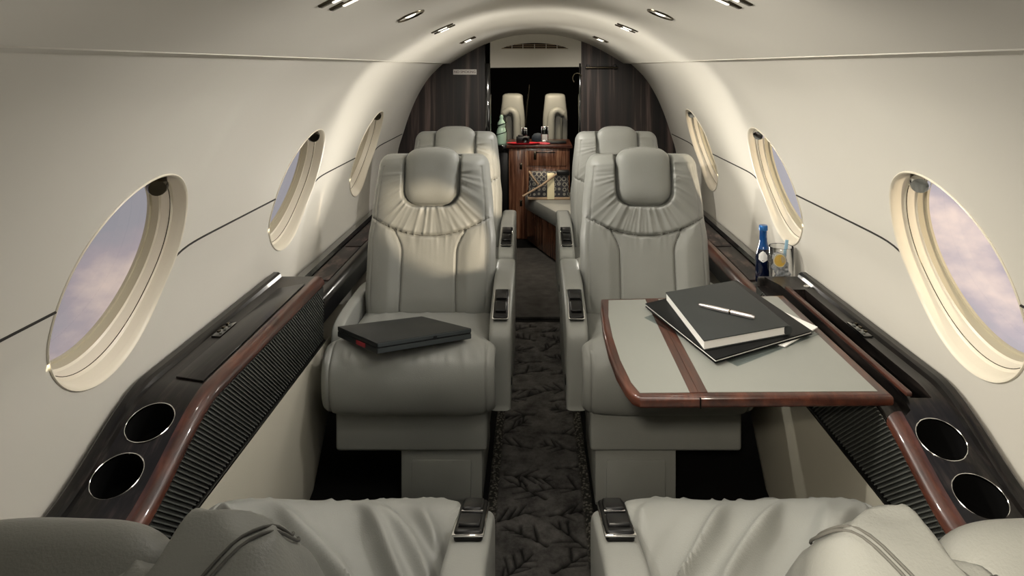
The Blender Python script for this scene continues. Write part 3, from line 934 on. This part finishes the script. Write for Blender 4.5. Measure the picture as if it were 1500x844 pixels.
# laptop on the left seat
lz = .587
lc_px = [(492, 476), (525, 512), (690, 489), (640, 466)]
lap = thing('laptop', 'closed dark grey laptop lying on the cushion of the left seat', 'laptop', (-.42, 2.28, .533))
def lp(px, py): 
    x, y = at_z(px, py, lz-H+.002); return (x, y)
lc = [lp(*p) for p in [(494, 477), (552, 502), (691, 480), (618, 462)]]
lap.location = (sum(p[0] for p in lc)/4, sum(p[1] for p in lc)/4, lz-.030)
rslab('lid', lc, lz-.014, lz, M_laptop, lap, .003)
rslab('base', lc, lz-.034, lz-.0155, M_laptop, lap, .003)
rslab('bezel', inset(lc, .003), lz-.0158, lz-.0138, M_black, lap)
def front_strip(name, a, b, z0, z1, m, t0, t1, d=.0012):
    A = Vector(a).lerp(Vector(b), t0); B = Vector(a).lerp(Vector(b), t1); v = (B-A).normalized(); n_ = Vector((v.y, -v.x))
    if n_.y > 0: n_ = -n_
    return rslab(name, [A+n_*d, B+n_*d, B-n_*d, A-n_*d], z0, z1, m, lap)
front_strip('lid_edge', lc[1], lc[2], lz-.0125, lz-.002, M_laptop_edge, .01, .99)
front_strip('base_edge', lc[1], lc[2], lz-.031, lz-.018, M_laptop_edge, .01, .99)
front_strip('red_sticker', lc[0], lc[1], lz-.029, lz-.017, M_redlabel, .50, .72)
front_strip('catch', lc[1], lc[2], lz-.011, lz-.006, M_black, .58, .62, .0016)

# bottle and glass on the right ledge
LZ = H-.7999
bt = thing('bottle', 'small dark blue glass bottle on the right ledge behind the drinking glass', 'bottle', (.852, 2.535, LZ))
lathe('bottle_glass', [(0, 0), (.026, 0), (.029, .004), (.029, .085), (.027, .105), (.021, .1235)], mat('navy_glass', (0.0012, 0.004, 0.018), 0.06, coat=.6), bt, None, 32)
lathe('bottle_neck', [(.021, .1235), (.019, .130), (.0145, .150), (.0135, .190), (.0145, .192)], mat('blue_glass', (0.004, 0.05, 0.19), 0.06, coat=.6), bt, None, 32)
lathe('bottle_cap', [(.0145, .190), (.0160, .191), (.0160, .207), (.014, .210), (0, .210)], mat('blue_foil', (0.012, 0.10, 0.30), 0.3, metal=0.4), bt, None, 28)
bm = bmesh.new()                                             # shield shaped silver label on the shoulder
gr_ = []
for a_ in lin(-2.5, -1.35, 10):
    top_ = .1185 - .008*abs((a_+1.925)/.575)
    gr_.append([bm.verts.new((r_*math.cos(a_), r_*math.sin(a_), z_)) for r_, z_ in ((.0293, .088-.010*(1-abs((a_+1.925)/.575))), (.0277, .104), (.0243, top_))])
for A_, B_ in zip(gr_, gr_[1:]):
    for q_ in range(2): bm.faces.new((A_[q_], B_[q_], B_[q_+1], A_[q_+1]))
bm_obj('neck_label', bm, M_label, bt, smooth=True)
gl = thing('drinking_glass', 'tall clear glass of ice water with lemon beside the blue bottle', 'glass', (.880, 2.430, H-.7878))
lathe('tumbler', [(0, 0), (.039, 0), (.041, .003), (.0425, .146), (.0415, .1475), (.0400, .146), (.0388, .012), (0, .010)], M_glass, gl, None, 36)
rnd = random.Random(4)
for i in range(24):
    a = rnd.random()*2*PI; r_ = rnd.uniform(.006, .022); z_ = .022 + (i % 6)*.016
    box('ice_cube', (r_*math.cos(a), r_*math.sin(a), z_), (.02, .02, .018), M_ice, gl, .003, 2, Matrix.Rotation(rnd.random()*3, 3, 'Z') @ Matrix.Rotation(rnd.random()*3, 3, 'X'))
bm = bmesh.new()
mtl = Matrix.Translation((-.012, -.020, .100)) @ Matrix.Rotation(math.radians(80), 4, 'X') @ Matrix.Rotation(.5, 4, 'Z')
add_lathe(bm, [(0, -.002), (.019, -.002), (.019, .002), (0, .002)], mtl, 24)
lm = bm_obj('lemon_slice', bm, M_lemon, gl, smooth=True, angle=30)
bm = bmesh.new(); add_lathe(bm, [(.0192, -.0026), (.0218, -.0026), (.0218, .0026), (.0192, .0026), (.0192, -.0026)], mtl, 24)
bm_obj('rind', bm, M_pith, lm, smooth=True, angle=30)
box('stirrer', (.016, .010, .095), (.012, .0025, .145), M_stir, gl, .001, 2, Matrix.Rotation(.12, 3, 'Y'))

# ------------------------------------------------------------------ aisle runner with sculpted sprigs
def runner():
    x0, x1, y0, y1 = -.150, .190, -.25, 3.74
    nx, ny = 86, 1000
    X = np.linspace(x0, x1, nx); Yv = np.linspace(y0, y1, ny)
    gx, gy = np.meshgrid(X, Yv)
    segs = []
    rn = random.Random(11)
    y = .62; sidef = 1
    def branch(px, py, ang, ln):
        pts = [(px, py)]; a = ang
        for k2 in range(5):
            a += rn.uniform(-.18, .18)
            pts.append((pts[-1][0]+math.cos(a)*ln/5, pts[-1][1]+math.sin(a)*ln/5))
        for p, q in zip(pts, pts[1:]): segs.append((p, q, .0075))
        for k2 in (1, 2, 3, 4):
            for s_ in (-1, 1):
                if rn.random() < .62:
                    b = ang + s_*rn.uniform(.6, .95); l2 = ln*rn.uniform(.30, .48)*(1.1-.12*k2)
                    q = (pts[k2][0]+math.cos(b)*l2, pts[k2][1]+math.sin(b)*l2)
                    segs.append((pts[k2], q, .0062))
    while y < y1-.06:
        for c in ((-.065, .105) if sidef > 0 else (-.03, .135)):
            branch(c+rn.uniform(-.03, .03)-.05*sidef, y+rn.uniform(-.03, .03), (.35 if sidef > 0 else 2.6)+rn.uniform(-.6, .6), rn.uniform(.14, .19))
        y += .125; sidef = -sidef
    dep = np.zeros_like(gx)
    for (a, b, w) in segs:
        ax, ay = a; bx, by = b
        j0 = max(0, int((min(ay, by)-.03-y0)/(y1-y0)*(ny-1))); j1 = min(ny, int((max(ay, by)+.03-y0)/(y1-y0)*(ny-1))+2)
        if j1 <= j0: continue
        sx, sy = gx[j0:j1], gy[j0:j1]
        dx, dy = bx-ax, by-ay; L2 = dx*dx+dy*dy+1e-9
        t = np.clip(((sx-ax)*dx+(sy-ay)*dy)/L2, 0, 1)
        d = np.hypot(sx-ax-t*dx, sy-ay-t*dy)
        wt = w*(1-.5*t)
        dep[j0:j1] = np.maximum(dep[j0:j1], np.exp(-(d/wt)**2))
    edge = np.minimum(gx-x0, x1-gx)
    z = .016 - .011*dep
    # soft swells between sprigs
    z += .0020*np.sin(gx*38+np.sin(gy*21)*1.5)*np.sin(gy*34+gx*12)
    fr = np.clip((.034-edge)/.004, 0, 1)
    z = z*(1-fr) + (.012+.003*np.random.RandomState(3).rand(*gx.shape))*fr
    z = np.where(edge < 1e-6, .0, z)
    z = np.maximum(z, .001); z[edge < 1e-6] = .0
    inside = ((edge > .026) & (edge < .034))
    z[inside] -= .005
    vs = np.stack([gx-CX, gy-1.7, z], -1).reshape(-1, 3)
    fs = [(j*nx+i, j*nx+i+1, (j+1)*nx+i+1, (j+1)*nx+i) for j in range(ny-1) for i in range(nx-1)]
    o = obj('carpet_runner', vs.tolist(), fs, M_runner, smooth=True, loc=(CX, 1.7, 0.0005))
    at = o.data.attributes.new('fringe', 'FLOAT', 'POINT')
    at.data.foreach_set('value', fr.reshape(-1).astype(np.float32))
    at = o.data.attributes.new('sprig', 'FLOAT', 'POINT')
    at.data.foreach_set('value', (dep*(1-fr)*.96).reshape(-1).astype(np.float32))
    tag(o, 'dark grey aisle carpet runner with sculpted leaf sprigs and pale fringe edges', 'carpet')
runner()

# ------------------------------------------------------------------ ceiling lights
def ceil_z(x):
    x = x-CX
    for (a, za), (b, zb) in zip(ceil_prof, ceil_prof[1:]):
        if a <= x <= b and b > a: return H+za+(zb-za)*(x-a)/(b-a), math.atan2(zb-za, b-a)
LAMPS = []
def on_ceiling(px, py):
    """where the sight line of that spot meets the ceiling sheet"""
    best = None
    for i in range(400):
        D = .8+i*.01; p = P(px, py, D); r = ceil_z(p.x)
        if r and p.z >= r[0]: return p, r[1]
    return P(px, py, 3), 0
def ceiling_light(px, py, kind, label):
    p, sl = on_ceiling(px, py)
    root = thing('ceiling_light', label, 'ceiling light', (p.x, p.y, p.z), 0, 'ceiling lights')
    rot = Matrix.Rotation(-sl, 3, 'Y')
    R4 = rot.to_4x4()
    if kind == 0:
        o1 = lathe('bezel', [(.034, -.001), (.038, -.006), (.040, -.004), (.041, .004), (.030, .004), (.034, -.001)], M_steel, root, R4 @ Matrix.Diagonal((1, 1.0, 1, 1)), 28)
        lathe('housing', [(0, .002), (.034, .0005)], M_void, root, R4, 24)
        lathe('lens', [(0, -.005), (.012, -.0045), (.016, -.002), (.016, .001)], M_lens, root, R4, 20)
    else:
        for s_ in (-1, 1):
            fr = box('slot', rot @ Vector((0, s_*.034, -.002)), (.085, .020, .008), M_steel, root, .003, 2, rot)
            box('lens', rot @ Vector((0, s_*.034, -.0065)), (.034, .011, .004), M_lens, fr, .0015, 2, rot)
        box('bridge', rot @ Vector((0, 0, -.001)), (.022, .05, .005), M_ceil, root, .002, 2, rot)
    LAMPS.append((p, sl))
for (px, py, kd, lb) in [(601, 22, 0, 'round recessed ceiling light, nearest on the left side of the ceiling'),
                         (649, 41, 1, 'twin slot ceiling light, middle of the left ceiling row'),
                         (685, 58, 1, 'twin slot ceiling light, farthest of the left ceiling row'),
                         (968, 20, 0, 'round recessed ceiling light, nearest on the right side of the ceiling'),
                         (918, 40, 1, 'twin slot ceiling light, middle of the right ceiling row'),
                         (880, 57, 1, 'twin slot ceiling light, farthest of the right ceiling row'),
                         (505, -4, 1, 'twin slot ceiling light cut off by the top left edge of the photo'),
                         (1065, -5, 1, 'twin slot ceiling light cut off by the top right edge of the photo')]:
    ceiling_light(px, py, kd, lb)

# ------------------------------------------------------------------ bulkhead
BD = 4.44
def prof_top(x):    # cabin inner outline height over x (relative to axis)
    ax = abs(x)
    if ax <= .612:
        return ceil_z(CX+ax)[0]-H
    for a, b in zip(side_s, side_s[1:]):
        if b.x <= ax <= a.x: return b.y+(a.y-b.y)*(ax-b.x)/(a.x-b.x+1e-9)
    return -.8
def bulk_poly(xa, xb, zb=-1.42, grow=.004):
    pts = []
    n_ = 40
    for i in range(n_+1):
        x = xa+(xb-xa)*i/n_; pts.append((x, min(.25, prof_top(x)+grow)))
    return pts
def bulkhead(name, sg, xin):
    xs = [q for q in reversed(side_s)]
    pts = [(sg*xin, -1.42)]
    top = []
    n_ = 30
    for i in range(n_+1):
        x = xin+(.612-xin)*i/n_; top.append((sg*x, prof_top(x)+.003))
    for q in reversed(side_s): top.append((sg*(q.x+.003), q.y+.002))
    pts += [(x, z) for x, z in top if z > -1.42] + [(sg*.905, -1.42)]
    o = prism(name, [Vector((CX+x, BD, H+z)) for x, z in pts], (0, .035, 0), M_bulk)
    return struct(o)
bulkhead('wall_front_left', -1, .338); bulkhead('wall_front_right', 1, .288)
struct(box('trim_30', (-.300, BD+.02, H-.70), (.036, .05, 1.44), M_gloss, None, .003))
struct(box('trim_31', (.300, BD+.02, H-.70), (.014, .05, 1.44), M_gloss, None, .003))
# cream header with the air outlet
hp = [(x, prof_top(x-CX)) for x in lin(-.284, .308, 24)]
struct(prism('trim_32', [Vector((x, BD-.004, H+z+.003)) for x, z in hp] + [Vector((.308, BD-.004, H-.004)), Vector((-.284, BD-.004, H-.010))], (0, .05, 0), M_ceil))
vent = thing('air_vent', 'dark louvred air vent with arched top in the cream panel above the doorway', 'vent', P(783, 68, BD-.008))
vp = [P(734+99*i/20, 71.5-8.5*math.sin(PI*i/20)**.7, BD-.006)-vent.location for i in range(21)]
prism('vent_backing', vp, (0, .002, 0), M_void, vent)
bm = bmesh.new()
for i in range(3): 
    yy = 64.8+i*2.5; hw = [30, 41, 48][i]
    add_box(bm, P(783, yy+.8, BD-.009)-vent.location, (2*hw/1000*BD, .004, .0032), 0)
bm_obj('louvre', bm, M_strap, vent)
bm = bmesh.new()
for px in (750, 766, 783, 800, 816): add_box(bm, P(px, 68, BD-.010)-vent.location, (.004, .004, .030), 0)
bm_obj('vent_bar', bm, M_ceil, vent)
# NO SMOKING sign
sgn = thing('no_smoking_sign', 'small white NO SMOKING sign on the dark bulkhead at the left', 'sign', P(681, 105.5, BD-.003))
box('plate', (0, 0, 0), (.152, .004, .034), M_sign, sgn, .001)
fc_ = bpy.data.curves.new('lettering', 'FONT'); fc_.body = 'NO SMOKING'; fc_.size = .0222; fc_.align_x = 'CENTER'; fc_.align_y = 'CENTER'
fc_.extrude = .0004; fc_.materials.append(M_signtext)
tmp_ = bpy.data.objects.new('lettering_outline', fc_); COL.objects.link(tmp_); bpy.context.view_layer.update()
tm_ = bpy.data.meshes.new_from_object(tmp_.evaluated_get(bpy.context.evaluated_depsgraph_get()))
bpy.data.objects.remove(tmp_)
fo_ = bpy.data.objects.new('lettering', tm_); COL.objects.link(fo_); fo_.parent = sgn; fo_.rotation_euler = (PI/2, 0, 0); fo_.location = (0, -.0026, 0)
# slim dark grab shelf on the right bulkhead
hk = thing('grab_rail', 'dark metal grab rail on the right bulkhead panel under the ceiling', 'rail', P(884, 99, BD-.02))
tube('bar', [Vector((-.115, -.012, 0)), Vector((.09, -.012, 0))], .007, M_steel, hk)
for x_ in (-.10, .075): box('rail_bracket', (x_, .004, .004), (.016, .036, .03), M_black, hk, .003)
tube('hoop', [Vector((-.170, -.01, -.07)) + Vector((.030*math.cos(a), 0, .034*math.sin(a))) for a in lin(.4, PI+.8, 14)], .004, M_steel, hk)

# ------------------------------------------------------------------ vestibule and flight deck
VY = 8.0
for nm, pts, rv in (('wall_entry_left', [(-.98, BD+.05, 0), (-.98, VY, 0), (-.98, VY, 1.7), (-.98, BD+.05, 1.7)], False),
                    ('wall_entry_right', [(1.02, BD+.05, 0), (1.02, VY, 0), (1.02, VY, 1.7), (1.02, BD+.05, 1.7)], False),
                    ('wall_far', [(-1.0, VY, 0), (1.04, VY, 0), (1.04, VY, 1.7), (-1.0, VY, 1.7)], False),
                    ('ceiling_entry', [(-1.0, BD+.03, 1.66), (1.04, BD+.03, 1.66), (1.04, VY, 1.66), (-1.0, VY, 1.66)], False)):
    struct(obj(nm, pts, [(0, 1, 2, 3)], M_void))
o = box('entry_rug', (.04, 4.55, .008), (.50, 1.45, .016), M_rug, None, .004)
tag(o, 'worn grey carpet mat on the entry floor beyond the seats', 'carpet')
CY = 5.60
cab = thing('galley_cabinet', 'red brown wood cabinet standing in the entry behind the handbag', 'cabinet', (.045, CY, 0))
box('cabinet_body', (0, .22, .375), (.50, .44, .75), M_cab, cab, .004)
box('side_shelf', (-.305, .19, .742), (.115, .36, .060), M_gloss, cab, .004)
box('side_panel', (-.305, .21, .355), (.10, .30, .71), M_black, cab, .004)
box('counter_top', (0, .21, .762), (.54, .48, .026), M_mahog, cab, .006)
dr = box('drawer', (.06, -.003, .665), (.33, .010, .125), M_cab, cab, .003)
for x_ in (-.02,): box('drawer_pull', (x_+.07, -.012, .715), (.16, .008, .006), M_gloss, dr, .002)
dd = box('door', (.06, -.003, .33), (.33, .010, .50), M_cab, cab, .003)
lathe('door_knob', [(0, 0), (.008, 0), (.008, .008), (.013, .012), (.013, .018), (0, .022)], M_chrome, dd, Matrix.Translation((-.085, -.008, .40)) @ Matrix.Rotation(PI/2, 4, 'X'), 18)
st_ = box('stile', (-.175, -.004, .37), (.11, .012, .72), M_cab, cab, .003)
for z_ in (.60, .30): 
    box('catch_plate', (-.150, -.012, z_), (.020, .006, .05), M_steel, st_, .002)
box('catch_plate', (-.035, -.012, .69), (.022, .008, .07), M_steel, dr, .003)
# bench with the bag
be = thing('bench_seat', 'grey leather bench seat with wooden front in the entry under the handbag', 'bench', (.16, 5.15, 0))
def bl(x, y, z): return Vector((x-.16, y-5.15, z))
fa, fb2 = (.182, 4.80), (-.055, 5.46)
bp = [fa, fb2, (-.02, 5.56), (.46, 5.56), (.46, 4.80)]
prism('bench_base', [bl(x, y, .03) for x, y in bp], (0, 0, .245), M_cab, be, .004)
cq = [(.172, 4.775), (-.075, 5.455), (-.045, 5.575), (.47, 5.575), (.47, 4.775)]
prism('bench_cushion', [bl(x, y, .277) for x, y in cq], (0, 0, .115), M_leather, be, .022)
box('bench_back', bl(.42, 5.17, .50), (.10, .78, .24), M_leather, be, .03, 3)
# handbag
bg = thing('handbag', 'black and beige patterned handbag with tan strap on the entry bench', 'handbag', (.115, 5.30, .393))
bm = bmesh.new(); add_box(bm, (0, 0, .105), (.32, .11, .21), .02, 3)
for v_ in bm.verts:
    k_ = 1-.25*(v_.co.z/.21); v_.co.y *= k_; v_.co.x *= 1-.06*(v_.co.z/.21)
bm_obj('bag_body', bm, M_bag, bg, smooth=True, angle=40)
box('bag_stripe', (.015, -.052, .105), (.055, .012, .20), M_pith, bg, .003, 2, Matrix.Rotation(-.07, 3, 'X'))
box('bag_base', (0, -.002, .010), (.325, .116, .020), M_strap, bg, .005)
box('bag_clasp', (.11, -.03, .205), (.10, .06, .04), M_black, bg, .008)
tube('bag_strap', catmull([(-.13, -.03, .20), (-.15, -.06, .215), (-.11, -.075, .16), (-.08, -.068, .12)], 6, closed=False), .007, M_strap, bg)
tube('bag_handle', [(-.20, -.10, .035), (-.05, -.085, .12), (.06, -.06, .20)], .008, M_strap, bg)
# on the counter
TOPZ = .7755
gb = thing('green_bottle', 'pale green ceramic bottle on the dark shelf at the left of the wooden cabinet', 'bottle', (-.272, 5.72, .7725))
lathe('bottle_body', [(0, 0), (.038, 0), (.042, .01), (.042, .09), (.034, .125), (.028, .135), (.034, .15), (.032, .175), (.018, .195), (.013, .205), (.016, .222), (.008, .238), (0, .242)], M_pale_green, gb, None, 26)
tube('bottle_wrap', [Vector((.043*math.cos(a), .043*math.sin(a), .03+.012*a)) for a in lin(0, 4*PI, 40)], .0035, M_void, gb, 6)
tr = thing('red_tray', 'red oval dish at the left of the cabinet top', 'tray', (-.085, 5.63, TOPZ))
lathe('dish', [(0, 0), (.085, 0), (.118, .010), (.122, .014), (.112, .014), (.08, .005), (0, .004)], M_red, tr, Matrix.Diagonal((1.15, .5, 1, 1)), 36)
cm = thing('camera_case', 'small black camera lying in the red dish', 'camera', (-.09, 5.64, TOPZ+.0085))
box('camera_body', (0, 0, .030), (.11, .06, .055), M_black, cm, .008)
lathe('camera_lens', [(.024, 0), (.024, .03), (.019, .034), (0, .028)], M_gloss, cm, Matrix.Translation((.02, -.03, .03)) @ Matrix.Rotation(PI/2, 4, 'X'), 22)
box('viewfinder', (-.02, 0, .062), (.04, .04, .014), M_black, cm, .004)
rp = tube('red_cable', catmull([(.02, 5.66, TOPZ+.006), (.05, 5.62, TOPZ+.006), (.10, 5.60, TOPZ+.006), (.13, 5.63, TOPZ+.006), (.09, 5.68, TOPZ+.006), (.045, 5.70, TOPZ+.006)], 6, closed=False), .0055, mat('pink_red_rubber', (0.62, 0.07, 0.10), 0.4))
tag(rp, 'coiled pinkish red cable beside the red dish on the cabinet top', 'cable')
for i, (px, lb) in enumerate(((768, 'upright silver frame with dark face standing behind the red dish'), (798, 'upright silver frame with pale lower half at the right of the cabinet top'))):
    pf = P(px, 200, 5.86)
    r_ = thing('photo_frame', lb, 'frame', (pf.x, 5.86, TOPZ), 0, 'silver frames on the cabinet')
    bm = bmesh.new()
    hgt = .115 if i == 0 else .125; wd = .042 if i == 0 else .055
    for sx in (-1, 1): add_box(bm, (sx*wd/2, 0, hgt/2), (.007, .014, hgt), .002)
    add_box(bm, (0, 0, hgt-.004), (wd, .014, .008), .002); add_box(bm, (0, 0, .004), (wd, .014, .008), .002)
    bm_obj('frame_border', bm, M_chrome, r_, smooth=True, angle=40)
    box('face', (0, .002, hgt/2), (wd-.004, .006, hgt-.008), M_gloss, r_, .001)
    if i: box('lower_face', (0, -.003, hgt*.27), (wd-.010, .006, hgt*.42), M_label, r_, .001)
cp_ = lathe('cap', [(.055, 0), (.055, .02), (.048, .045), (.03, .062), (0, .068)], M_bluecap, None, Matrix.Identity(4), 26)
cp_.location = (.035, 5.90, TOPZ); tag(cp_, 'dark navy cap between the two silver frames on the cabinet', 'cap')
bk_ = box('black_notebook', (.19, 5.72, TOPZ+.009), (.16, .11, .016), M_black, None, .003)
tag(bk_, 'thin black notebook lying at the right of the cabinet top', 'book')

# flight deck seats
def pilot_seat(x, mirror, label):
    r_ = thing('pilot_seat', label, 'seat', (x, 6.55, 0), 0, 'pilot seats on the flight deck')
    NUp = 24
    prof = catmull([(.02, .42), (-.03, .70), (-.05, .95), (-.035, 1.12), (.0, 1.155), (.06, 1.15), (.10, 1.08), (.11, .85), (.12, .60), (.12, .42)], 5)
    loft('seat_back', prof, lambda y, z: .118-.02*sm(.9, 1.15, z), .03, M_leather, r_, nu=20, p=4)
    pts = catmull([(mirror*-.045, -.10, .55), (mirror*-.045, -.11, .80), (mirror*-.035, -.12, .96), (mirror*.02, -.12, 1.005), (mirror*.075, -.12, .975)], 7, closed=False)
    tube('seat_arm', pts, [.042-.012*(i/(len(pts)-1)) for i in range(len(pts))], M_leather, r_, 14)
    tube('harness_bar', [(mirror*.05, -.115, .50), (mirror*.055, -.11, .93)], .010, M_grille, r_)
    box('seat_base', (0, .10, .25), (.22, .40, .40), M_black, r_, .02)
    box('pedestal_leg', (0, .10, .025), (.16, .30, .05), M_black, r_, .005)
pilot_seat(-.205, -1, 'beige pilot seat back at the left through the doorway')
pilot_seat(.205, 1, 'beige pilot seat back at the right through the doorway')
tl = tube('door_strap', [(-.04, 6.3, 1.25), (-.065, 6.3, 1.02), (-.085, 6.3, .776)], .006, M_steel)
tl.name = 'hanging_cable'; tag(tl, 'thin grey cable hanging between the two pilot seats', 'cable')

# ------------------------------------------------------------------ light
def area(name, loc, direction, size, power, color=(1, .9, .75), size_y=None, spread=PI):
    l = bpy.data.lights.new(name, 'AREA'); l.energy = power; l.color = color
    l.shape = 'RECTANGLE' if size_y else 'SQUARE'; l.size = size
    if size_y: l.size_y = size_y
    l.spread = spread
    o = bpy.data.objects.new(name, l); COL.objects.link(o); o.location = loc
    o.rotation_euler = Vector(direction).to_track_quat('-Z', 'Y').to_euler()
    return o
def spot(name, loc, target, power, ang=80, blend=.8, color=(1, .88, .7), rad=.02):
    l = bpy.data.lights.new(name, 'SPOT'); l.energy = power; l.color = color; l.spot_size = math.radians(ang); l.spot_blend = blend
    l.shadow_soft_size = rad
    o = bpy.data.objects.new(name, l); COL.objects.link(o); o.location = loc
    o.rotation_euler = (Vector(target)-Vector(loc)).to_track_quat('-Z', 'Y').to_euler()
    return o
# downlights under their fixtures
for i, (p, sl) in enumerate(LAMPS):
    n_ = Vector((math.sin(sl)*1.0, 0, -math.cos(sl)))
    sg = 1 if p.x > 0 else -1
    spot('downlight', p + n_*.016, p + Vector((-sg*.05, .75 if p.y > 2.2 else -.05, -1 if p.y < 2.2 else -.55)), 13 if p.y > 2.2 else 4, 120 if p.y < 2.2 else 75, 1.0, (1, .93, .82))
    spot('cross_light', p + n_*.034, p + n_*.034 + Vector((-sg*1.0, .05, -.50)), 30 if sg < 0 else 19, 92, 1.0, (1, .95, .86) if sg < 0 else (1, .96, .91))
# soft overhead fill for the walls, an added lamp above the frame
area('ceiling_fill', (CX+.06, 1.25, H+.190), (.12, .35, -1), .22, 4, (1, .94, .85), 1.0)
area('low_fill', (CX, .12, .80), (0, .75, .8), 1.2, 85, (1, .95, .88), .5, math.radians(140)).data.energy = 2  # added upward fill behind the nearest seats, below the frame
# added ceiling fill, hidden behind the first row of facing seats
for x_ in (-.41, .43):
    area('seat_back_fill', (x_, 2.93, .74), (0, -.75, 1), .34, 4.2, (1, .94, .84), .12)
# two added fill spots for the lower side panels, out of frame
spot('aft_fill', (CX-.10, -.05, H+.165), (.74, 1.80, .30), 62, 52, 1.0, (1, .90, .74), .05)
spot('aft_fill', (CX+.36, .35, H+.10), (-.62, 1.70, .35), 3, 70, 1.0, (.95, .97, 1), .05)
# glow of the light strips in the window surrounds
for sg, c, pc, t, nrm in WINPOS:
    a = pc + Vector((0, -EA+.030, 0)) + nrm*.045
    area('window_strip', a, (-sg*.05, 1, -.05), .03, .15, (1, .86, .6), .26)
# entry: added fill behind the header for the cabinet and pilot seats
area('entry_fill', (.05, 4.75, 1.60), (0, .35, -1), .25, 5, (1, .88, .72), .2).data.energy = 9
area('deck_fill', (.05, 5.95, 1.60), (0, .35, -1), .3, 3.2, (1, .84, .6), .2).data.energy = 11
# low evening sun from the right
sun = bpy.data.lights.new('sun', 'SUN'); sun.energy = 4.0; sun.color = (1, .82, .58); sun.angle = math.radians(2)
so = bpy.data.objects.new('sun', sun); COL.objects.link(so)
so.rotation_euler = Vector((-1, .85, -.14)).to_track_quat('-Z', 'Y').to_euler()

# ------------------------------------------------------------------ dusk sky with pink clouds
wd = bpy.data.worlds.new('sky'); scene.world = wd; wd.use_nodes = True
nt = wd.node_tree; bgn = nt.nodes['Background']
tc = nt.nodes.new('ShaderNodeTexCoord')
mp = nt.nodes.new('ShaderNodeMapping'); mp.inputs['Scale'].default_value = (1.0, 1.0, 1.6); mp.inputs['Location'].default_value = (.3, .1, .35)
nz = nt.nodes.new('ShaderNodeTexNoise'); nz.inputs['Scale'].default_value = 4.2; nz.inputs['Detail'].default_value = 7; nz.inputs['Roughness'].default_value = .52
cr = nt.nodes.new('ShaderNodeValToRGB'); e = cr.color_ramp.elements
e[0].position = .50; e[0].color = (.26, .25, .27, 1); e[1].position = .66; e[1].color = (.55, .44, .38, 1)
k_ = e.new(.57); k_.color = (.32, .275, .29, 1)
nt.links.new(tc.outputs['Generated'], mp.inputs['Vector']); nt.links.new(mp.outputs['Vector'], nz.inputs['Vector'])
nt.links.new(nz.outputs['Fac'], cr.inputs['Fac'])
# brighter towards the right-hand (sunny) side
sx = nt.nodes.new('ShaderNodeSeparateXYZ'); nt.links.new(tc.outputs['Generated'], sx.inputs['Vector'])
mr = nt.nodes.new('ShaderNodeMapRange'); mr.inputs['From Min'].default_value = -1; mr.inputs['From Max'].default_value = 1
mr.inputs['To Min'].default_value = .78; mr.inputs['To Max'].default_value = 1.85
nt.links.new(sx.outputs['X'], mr.inputs['Value'])
nt.links.new(cr.outputs['Color'], bgn.inputs['Color']); nt.links.new(mr.outputs['Result'], bgn.inputs['Strength'])
